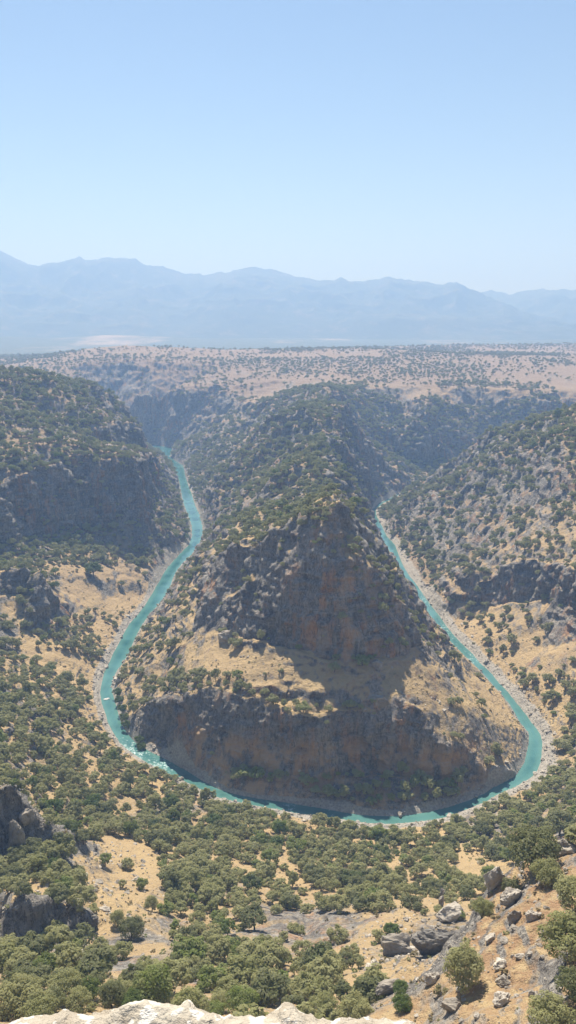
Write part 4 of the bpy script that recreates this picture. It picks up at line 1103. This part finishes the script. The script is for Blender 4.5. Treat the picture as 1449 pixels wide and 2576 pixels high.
# rubble along the banks and stones on the slopes
nc_ = 60000
bx = RNG.uniform(-200, 330, nc_); by = RNG.uniform(335, 1000, nc_)
rdb = river_dist(bx, by); outb = RD.samp(ROUT, bx, by) > 0.5
wd = np.where(outb, 10.0, 5.5) + 3 * smoothstep(20, 60, bx) * smoothstep(370, 420, by) * outb
wd = wd + 4 * outb * (1 - smoothstep(385, 420, by)) * smoothstep(-75, -40, bx)
pb = np.exp(-(np.clip(rdb, 0, 99) / wd) ** 2) * (rdb > 0.3) * np.where(by > 720, 0.45, 1.0)
kp = RNG.random(nc_) < pb * 0.85
bx, by = bx[kp], by[kp]
sx, sy = [bx], [by]; ssz = [np.clip(RNG.lognormal(math.log(0.62), 0.55, len(bx)), 0.2, 2.6)]
for cx, cy, cr, nn, sm in ((60, 118, 50, 1500, 0.28), (40, 178, 24, 420, 0.5), (-90, 235, 40, 420, 0.6), (-62, 186, 22, 260, 0.5), (15, 160, 60, 420, 0.35), (-50, 225, 50, 380, 0.32), (10, 395, 90, 520, 0.5), (100, 400, 50, 160, 0.5), (-10, 250, 120, 700, 0.4)):
    a = RNG.uniform(0, 6.28, nn); r_ = cr * np.sqrt(RNG.random(nn))
    sx.append(cx + r_ * np.cos(a)); sy.append(cy + r_ * np.sin(a)); ssz.append(np.clip(RNG.lognormal(math.log(sm), 0.5, nn), 0.1, 2.0))
sx, sy, ssz = map(np.concatenate, (sx, sy, ssz)); szz = ground(sx, sy)
ok = river_dist(sx, sy) > 0.2
sx, sy, ssz, szz = sx[ok], sy[ok], ssz[ok], szz[ok]
pu, pv = proj(sx, sy, szz); ds_ = np.sqrt(sx ** 2 + sy ** 2 + (szz - H) ** 2)
cand = np.where((pu > 8) & (pu < 1440) & (pv < 2560) & (ds_ < 520))[0]
cand = cand[seen(sx[cand], sy[cand], szz[cand] + 0.5 * ssz[cand])]
cand = cand[np.argsort(-(ssz / ds_)[cand])][:300 - len(HROCK)]
one = np.zeros(len(sx), bool)


def rock_words(u_, v_):
    if u_ > 1120 and v_ > 2100: return 'lying on the stony spur at lower right'
    if v_ > 2120: return 'on the slope between the lookout rock and the river' if u_ > 440 else 'around the tan clearing at lower left'
    if 1690 < v_ < 1960 and 400 < u_ < 1290: return 'on the tan bench above the lower cliff'
    if u_ < 480: return 'in the rubble along the left arm of the river'
    if u_ > 1150: return 'in the pale rubble bank along the right arm of the river'
    return 'in the rubble along the near bank of the dark river reach'


for i in cand:
    one[i] = True
    o = link('boulder', RB[int(RNG.integers(8))], None, (sx[i], sy[i], szz[i] + 0.12 * ssz[i]))
    f = ssz[i]; o.scale = (f, f * RNG.uniform(.75, 1.1), f * RNG.uniform(.7, 1.1)); o.rotation_euler = (RNG.uniform(-.25, .25), RNG.uniform(-.25, .25), RNG.uniform(0, 6.28))
    pale = RNG.random() < 0.5
    o.material_slots[0].link = 'OBJECT'; o.material_slots[0].material = M_PALE if pale else M_ROCK
    wh = rock_words(float(pu[i]), float(pv[i])); sz = 'large' if f > 1.5 else 'middling' if f > 0.8 else 'small'
    tag(o, '%s %s boulder %s' % (sz, 'pale' if pale else 'grey', wh), 'rock', '%s %s boulders %s' % (sz, 'pale' if pale else 'grey', wh))
rs = ~one; n = int(rs.sum())
rot = RNG.uniform(-.4, .4, (n, 3)); rot[:, 2] = RNG.uniform(0, 6.28, n)
o = scatter('boulder_rubble', np.stack([sx[rs], sy[rs], szz[rs] + 0.1 * ssz[rs]], 1), rot, ssz[rs][:, None] * RNG.uniform(.7, 1.15, (n, 3)), RNG.integers(0, 7, n), ROCKS)
tag(o, 'pale rock rubble strewn along the river banks and over the slopes', 'rubble', kind='stuff')

# ------------------------------------------------------------------ raft on the river
xc = (268.0 - 724.5) / FOC; yc = (1288 - 1759.0) / FOC; dd = np.array([xc, CP + yc * SP, -SP + yc * CP]); tt = (0.25 - H) / dd[2]
raft = bpy.data.objects.new('raft', None); COL.objects.link(raft); raft.location = (dd[0] * tt, dd[1] * tt, 0.25); raft.rotation_euler = (0, 0, 0.45)
tag(raft, 'small white inflatable raft floating on the turquoise left arm of the river', 'raft')
M_RAFT = plain_mat('raft_rubber', (0.78, 0.77, 0.73), (0.84, 0.83, 0.80), 3.0, 0.5)
M_FLOOR = plain_mat('raft_floor', (0.50, 0.47, 0.42), (0.58, 0.55, 0.50), 3.0, 0.7)
ring = [(1.75 * math.cos(a) * (1 if abs(math.cos(a)) < .8 else 1.04), 0.82 * math.sin(a), 0.16 + 0.16 * abs(math.cos(a)) ** 4) for a in np.linspace(0, 2 * math.pi, 33)]
v, f = tube(ring, [0.25] * 33, 10); link('hull_tube', mesh_np('hull_tube', v, f, [M_RAFT]), raft)
pts = np.array([(1.6 * math.cos(a), 0.7 * math.sin(a), 0.08) for a in np.linspace(0, 2 * math.pi, 25)[:-1]])
v = np.concatenate([pts, pts - [0, 0, 0.08]]); n_ = 24
me = mesh_np('floor', v, [np.arange(24)[None, :], np.array([[k, k + 24, (k + 1) % 24 + 24, (k + 1) % 24] for k in range(24)])], [M_FLOOR], False); link('floor', me, raft)
for xo in (-0.55, 0.5):
    v, f = tube([(xo, -0.75, 0.26), (xo, 0, 0.28), (xo, 0.75, 0.26)], [0.15] * 3, 8); link('thwart', mesh_np('thwart', v, f, [M_RAFT]), raft)

# ------------------------------------------------------------------ the lookout ledge under the camera
EDGE = [(-900, 2560), (-400, 2540), (-150, 2552), (0, 2548), (50, 2541), (100, 2531), (160, 2516), (210, 2511), (225, 2520), (250, 2513), (280, 2508), (320, 2501), (370, 2496), (400, 2493), (430, 2501), (450, 2503), (462, 2490), (470, 2486),
        (478, 2488), (500, 2503), (540, 2516), (590, 2523), (625, 2520), (675, 2523), (695, 2516), (710, 2504), (724, 2501), (738, 2506), (755, 2517), (785, 2527), (796, 2533), (810, 2528), (825, 2526), (845, 2524), (875, 2531), (925, 2531), (950, 2536), (975, 2536),
        (1025, 2532), (1050, 2540), (1075, 2551), (1115, 2571), (1150, 2574), (1200, 2598), (1280, 2620), (1449, 2640), (1900, 2660), (2400, 2600)]
ZL = 248.42
ex, ey = [], []
for (u_, v_) in EDGE:
    xc = (u_ - 724.5) / FOC; yc = (1288 - v_) / FOC; d_ = np.array([xc, CP + yc * SP, -SP + yc * CP]); t_ = (ZL + 0.015 - H) / d_[2]
    ex.append(d_[0] * t_); ey.append(d_[1] * t_)
xs = np.concatenate([np.linspace(-9, -1.32, 70), np.linspace(-1.3, 1.3, 460), np.linspace(1.32, 9, 70)])
ye = np.interp(xs, ex, ey) + 0.25 * fbm(xs, xs * 0, 1.6, 3, 601) * smoothstep(1.0, 2.0, np.abs(xs)) + 0.022 * fbm(xs, xs * 0, 0.06, 4, 603, 0.6)
back = np.concatenate([np.geomspace(5.0, 0.7, 26), np.linspace(0.69, 0.0, 116)])
down = np.concatenate([np.linspace(0.006, 0.2, 26), np.geomspace(0.22, 26, 46)])
LX = np.repeat(xs[:, None], len(back) + len(down), 1)
top = np.repeat(ye[:, None], len(back), 1) - back[None, :]
over = ye[:, None] + 0.03 * np.sqrt(np.clip(down, 0, 1))[None, :] - 0.02 * np.clip(down, 0, 8)[None, :] + 0.3 * fbm(xs[:, None] + 0 * down[None], down[None, :] + 0 * xs[:, None], 1.4, 3, 607) * smoothstep(0.1, 1.5, down)[None, :]
LY = np.concatenate([top, over], 1)
lz = ZL + 0.045 * fbm(LX, LY, 0.55, 4, 611) + 0.022 * fbm(LX, LY, 0.12, 4, 615) - 0.014 * np.abs(fbm(LX, LY, 0.05, 3, 619))
rb = np.concatenate([back, 0 * down])
edge_z = lz[:, len(back) - 1] - ZL
edge_z = np.convolve(np.pad(edge_z, 6, mode='edge'), np.ones(13) / 13, 'valid')
lz = lz - edge_z[:, None] * np.clip(1 - rb / 0.6, 0, 1)[None, :] ** 2
lz = lz * 1.0 - 0.05 * smoothstep(0.05, 0.0, rb)[None, :] ** 2 * 0.35
crk = np.abs(fbm(LX, LY, 0.28, 3, 623))
lz = lz - 0.03 * np.clip(1 - crk / 0.035, 0, 1) * smoothstep(0.0, 0.25, fbm(LX, LY, 0.5, 2, 627))
soil = smoothstep(0.02, 0.07, (LX + 0.13)) * smoothstep(0.62, 0.5, LX) * smoothstep(0.055, 0.085, np.repeat(rb[None, :], len(xs), 0) + 0.06 * fbm(LX, LY, 0.12, 3, 631))
lz = lz - 0.012 * soil
lz[:, len(back):] -= down[None, :]
V = np.stack([LX, LY, lz], -1).reshape(-1, 3)
T = NT('ledge_limestone'); pos = T.n('NewGeometry').outputs['Position']
so_ = T.n('Attribute', attribute_name='soil').outputs['Fac']
n1 = T.noise(pos, 9.0, 5, 0.6); n2 = T.noise(pos, 42.0, 4, 0.65); n3 = T.noise(pos, 3.0, 3)
vo = T.n('TexVoronoi', {'Vector': T.n('VectorMath', {0: pos, 1: T.n('VectorMath', {0: T.n('TexNoise', {'Vector': pos, 'Scale': 30.0}).outputs['Color'], 'Scale': 0.05}, operation='SCALE').outputs[0]}, operation='ADD').outputs[0], 'Scale': 26.0}).outputs['Distance']
c = T.mix(T.ramp(n1, 0.35, 0.65), (0.34, 0.30, 0.24), (0.46, 0.425, 0.355))
c = T.mix(T.ramp(T.math('ADD', vo, T.math('MULTIPLY', T.math('SUBTRACT', n1, 0.5), -1.2)), 0.46, 0.36), c, (0.58, 0.56, 0.51))
c = T.mix(T.math('MULTIPLY', T.ramp(n2, 0.40, 0.27), 0.7), c, (0.33, 0.26, 0.20))
c = T.mix(T.math('MULTIPLY', T.ramp(T.noise(pos, 16.0, 5, 0.7), 0.36, 0.30), T.ramp(n3, 0.45, 0.6)), c, (0.16, 0.12, 0.10))
c = T.mix(so_, c, T.mix(T.ramp(n2, 0.35, 0.65), (0.26, 0.17, 0.10), (0.50, 0.36, 0.20)))
M_LEDGE = T.finish(c, 0.95, T.bump(T.math('ADD', n1, T.math('MULTIPLY', n2, 0.6)), 1.0, 0.03), 0.1)
me = mesh_np('rock_ledge', V, grid_faces(len(xs), len(back) + len(down)), [M_LEDGE]); fattr(me, 'soil', soil)
tag(link('rock_ledge', me), 'pale sunlit limestone ledge of the lookout across the bottom of the photo', 'rock ledge')
# dry grass growing on it
g = RNG; nb = 2600
gx = g.uniform(-0.12, 0.6, nb); gb = g.uniform(0.05, 0.5, nb) ; gy = np.interp(gx, xs, ye) - gb
pr = smoothstep(0.0, 0.12, fbm(gx, gy, 0.16, 3, 641) + 0.06) * smoothstep(0.05, 0.09, gb + 0.05 * fbm(gx, gy, 0.12, 3, 631)); kp = g.random(nb) < pr
gx, gy = gx[kp], gy[kp]; nb = len(gx)
gz = ZL - 0.03 + 0.045 * fbm(gx, gy, 0.55, 4, 611)
ang = g.uniform(0, 6.28, nb); hh = g.uniform(0.012, 0.042, nb); ln = g.uniform(0.2, 1.3, nb)[:, None]
dr = np.stack([np.cos(ang), np.sin(ang), 0 * ang], 1); pr_ = np.stack([-np.sin(ang), np.cos(ang), 0 * ang], 1) * 0.0012
b0 = np.stack([gx, gy, gz], 1); m0 = b0 + dr * hh[:, None] * 0.4 * ln + np.array([0, 0, 1]) * hh[:, None] * 0.6; t0 = b0 + dr * hh[:, None] * ln + np.array([0, 0, 1]) * hh[:, None]
V = np.stack([b0 - pr_, b0 + pr_, m0 + pr_ * .8, m0 - pr_ * .8, t0 + pr_ * .25, t0 - pr_ * .25], 1).reshape(-1, 3)
i0 = np.arange(nb)[:, None] * 6
F = np.concatenate([i0 + np.array([[0, 1, 2, 3]]), i0 + np.array([[3, 2, 4, 5]])])
M_GRASS = plain_mat('dry_grass', (0.58, 0.42, 0.20), (0.70, 0.54, 0.30), 60.0, 0.8)
tag(link('dry_grass', mesh_np('dry_grass', V, F, [M_GRASS], False)), 'dry golden grass tufts on the soil of the lookout ledge', 'grass', kind='stuff')

# ------------------------------------------------------------------ air
bm = bmesh.new(); bmesh.ops.create_cube(bm, size=1.0)
me = bpy.data.meshes.new('haze'); bm.to_mesh(me); bm.free()
hz = tag(link('haze', me), 'pale blue summer haze filling the gorge and the distance', 'haze', kind='stuff')
zl, zh = -6.0, 1060.0
hz.scale = (22000, 14500, zh - zl); hz.location = (0, 6750, 0.5 * (zl + zh))
m = bpy.data.materials.new('haze_air'); m.use_nodes = True; nt = m.node_tree; nt.nodes.clear()
pvn = nt.nodes.new('ShaderNodeVolumePrincipled'); mo = nt.nodes.new('ShaderNodeOutputMaterial')
pvn.inputs['Color'].default_value = (0.225, 0.375, 0.68, 1); pvn.inputs['Absorption Color'].default_value = (0.54, 0.50, 0.45, 1); pvn.inputs['Density'].default_value = 0.00034; pvn.inputs['Anisotropy'].default_value = 0.2
nt.links.new(pvn.outputs[0], mo.inputs['Volume']); me.materials.append(m)

# ------------------------------------------------------------------ light
W = bpy.data.worlds.new('World'); scene.world = W; W.use_nodes = True
nt = W.node_tree; bg = nt.nodes['Background']
sky = nt.nodes.new('ShaderNodeTexSky'); sky.sky_type = 'NISHITA'; sky.sun_disc = False
sky.sun_elevation = SUN_EL; sky.sun_rotation = SUN_AZ; sky.altitude = 900; sky.air_density = 1.15; sky.dust_density = 0.15; sky.ozone_density = 1.2
nt.links.new(sky.outputs[0], bg.inputs[0]); bg.inputs[1].default_value = 0.05
sl = bpy.data.lights.new('sun', 'SUN'); sl.energy = 5.0; sl.angle = math.radians(0.5); sl.color = (1.0, 0.945, 0.86)
so2 = bpy.data.objects.new('sun', sl); COL.objects.link(so2)
sd = Vector((math.sin(SUN_AZ) * math.cos(SUN_EL), math.cos(SUN_AZ) * math.cos(SUN_EL), math.sin(SUN_EL)))
so2.rotation_euler = sd.to_track_quat('Z', 'Y').to_euler(); so2.location = (0, 0, 400)

# ------------------------------------------------------------------ camera
cd = bpy.data.cameras.new('camera'); co = bpy.data.objects.new('camera', cd); COL.objects.link(co)
co.location = (0, 0, H); co.rotation_euler = (math.pi / 2 - PITCH, 0, 0)
cd.sensor_fit = 'VERTICAL'; cd.sensor_height = 36.0; cd.lens = 36.0 * FOC / 2576.0
cd.clip_start = 0.05; cd.clip_end = 60000
scene.camera = co

scene.render.engine = 'CYCLES'
cy = scene.cycles
cy.max_bounces = 5; cy.diffuse_bounces = 3; cy.glossy_bounces = 2; cy.transmission_bounces = 2; cy.volume_bounces = 1; cy.transparent_max_bounces = 4
cy.caustics_reflective = False; cy.caustics_refractive = False
cy.use_denoising = True
try:
    cy.denoiser = 'OPENIMAGEDENOISE'; cy.denoising_input_passes = 'RGB_ALBEDO_NORMAL'
except Exception: pass
vs = scene.view_settings
vs.view_transform = 'Standard'; vs.look = 'None'; vs.gamma = 1.0; vs.exposure = 0.99
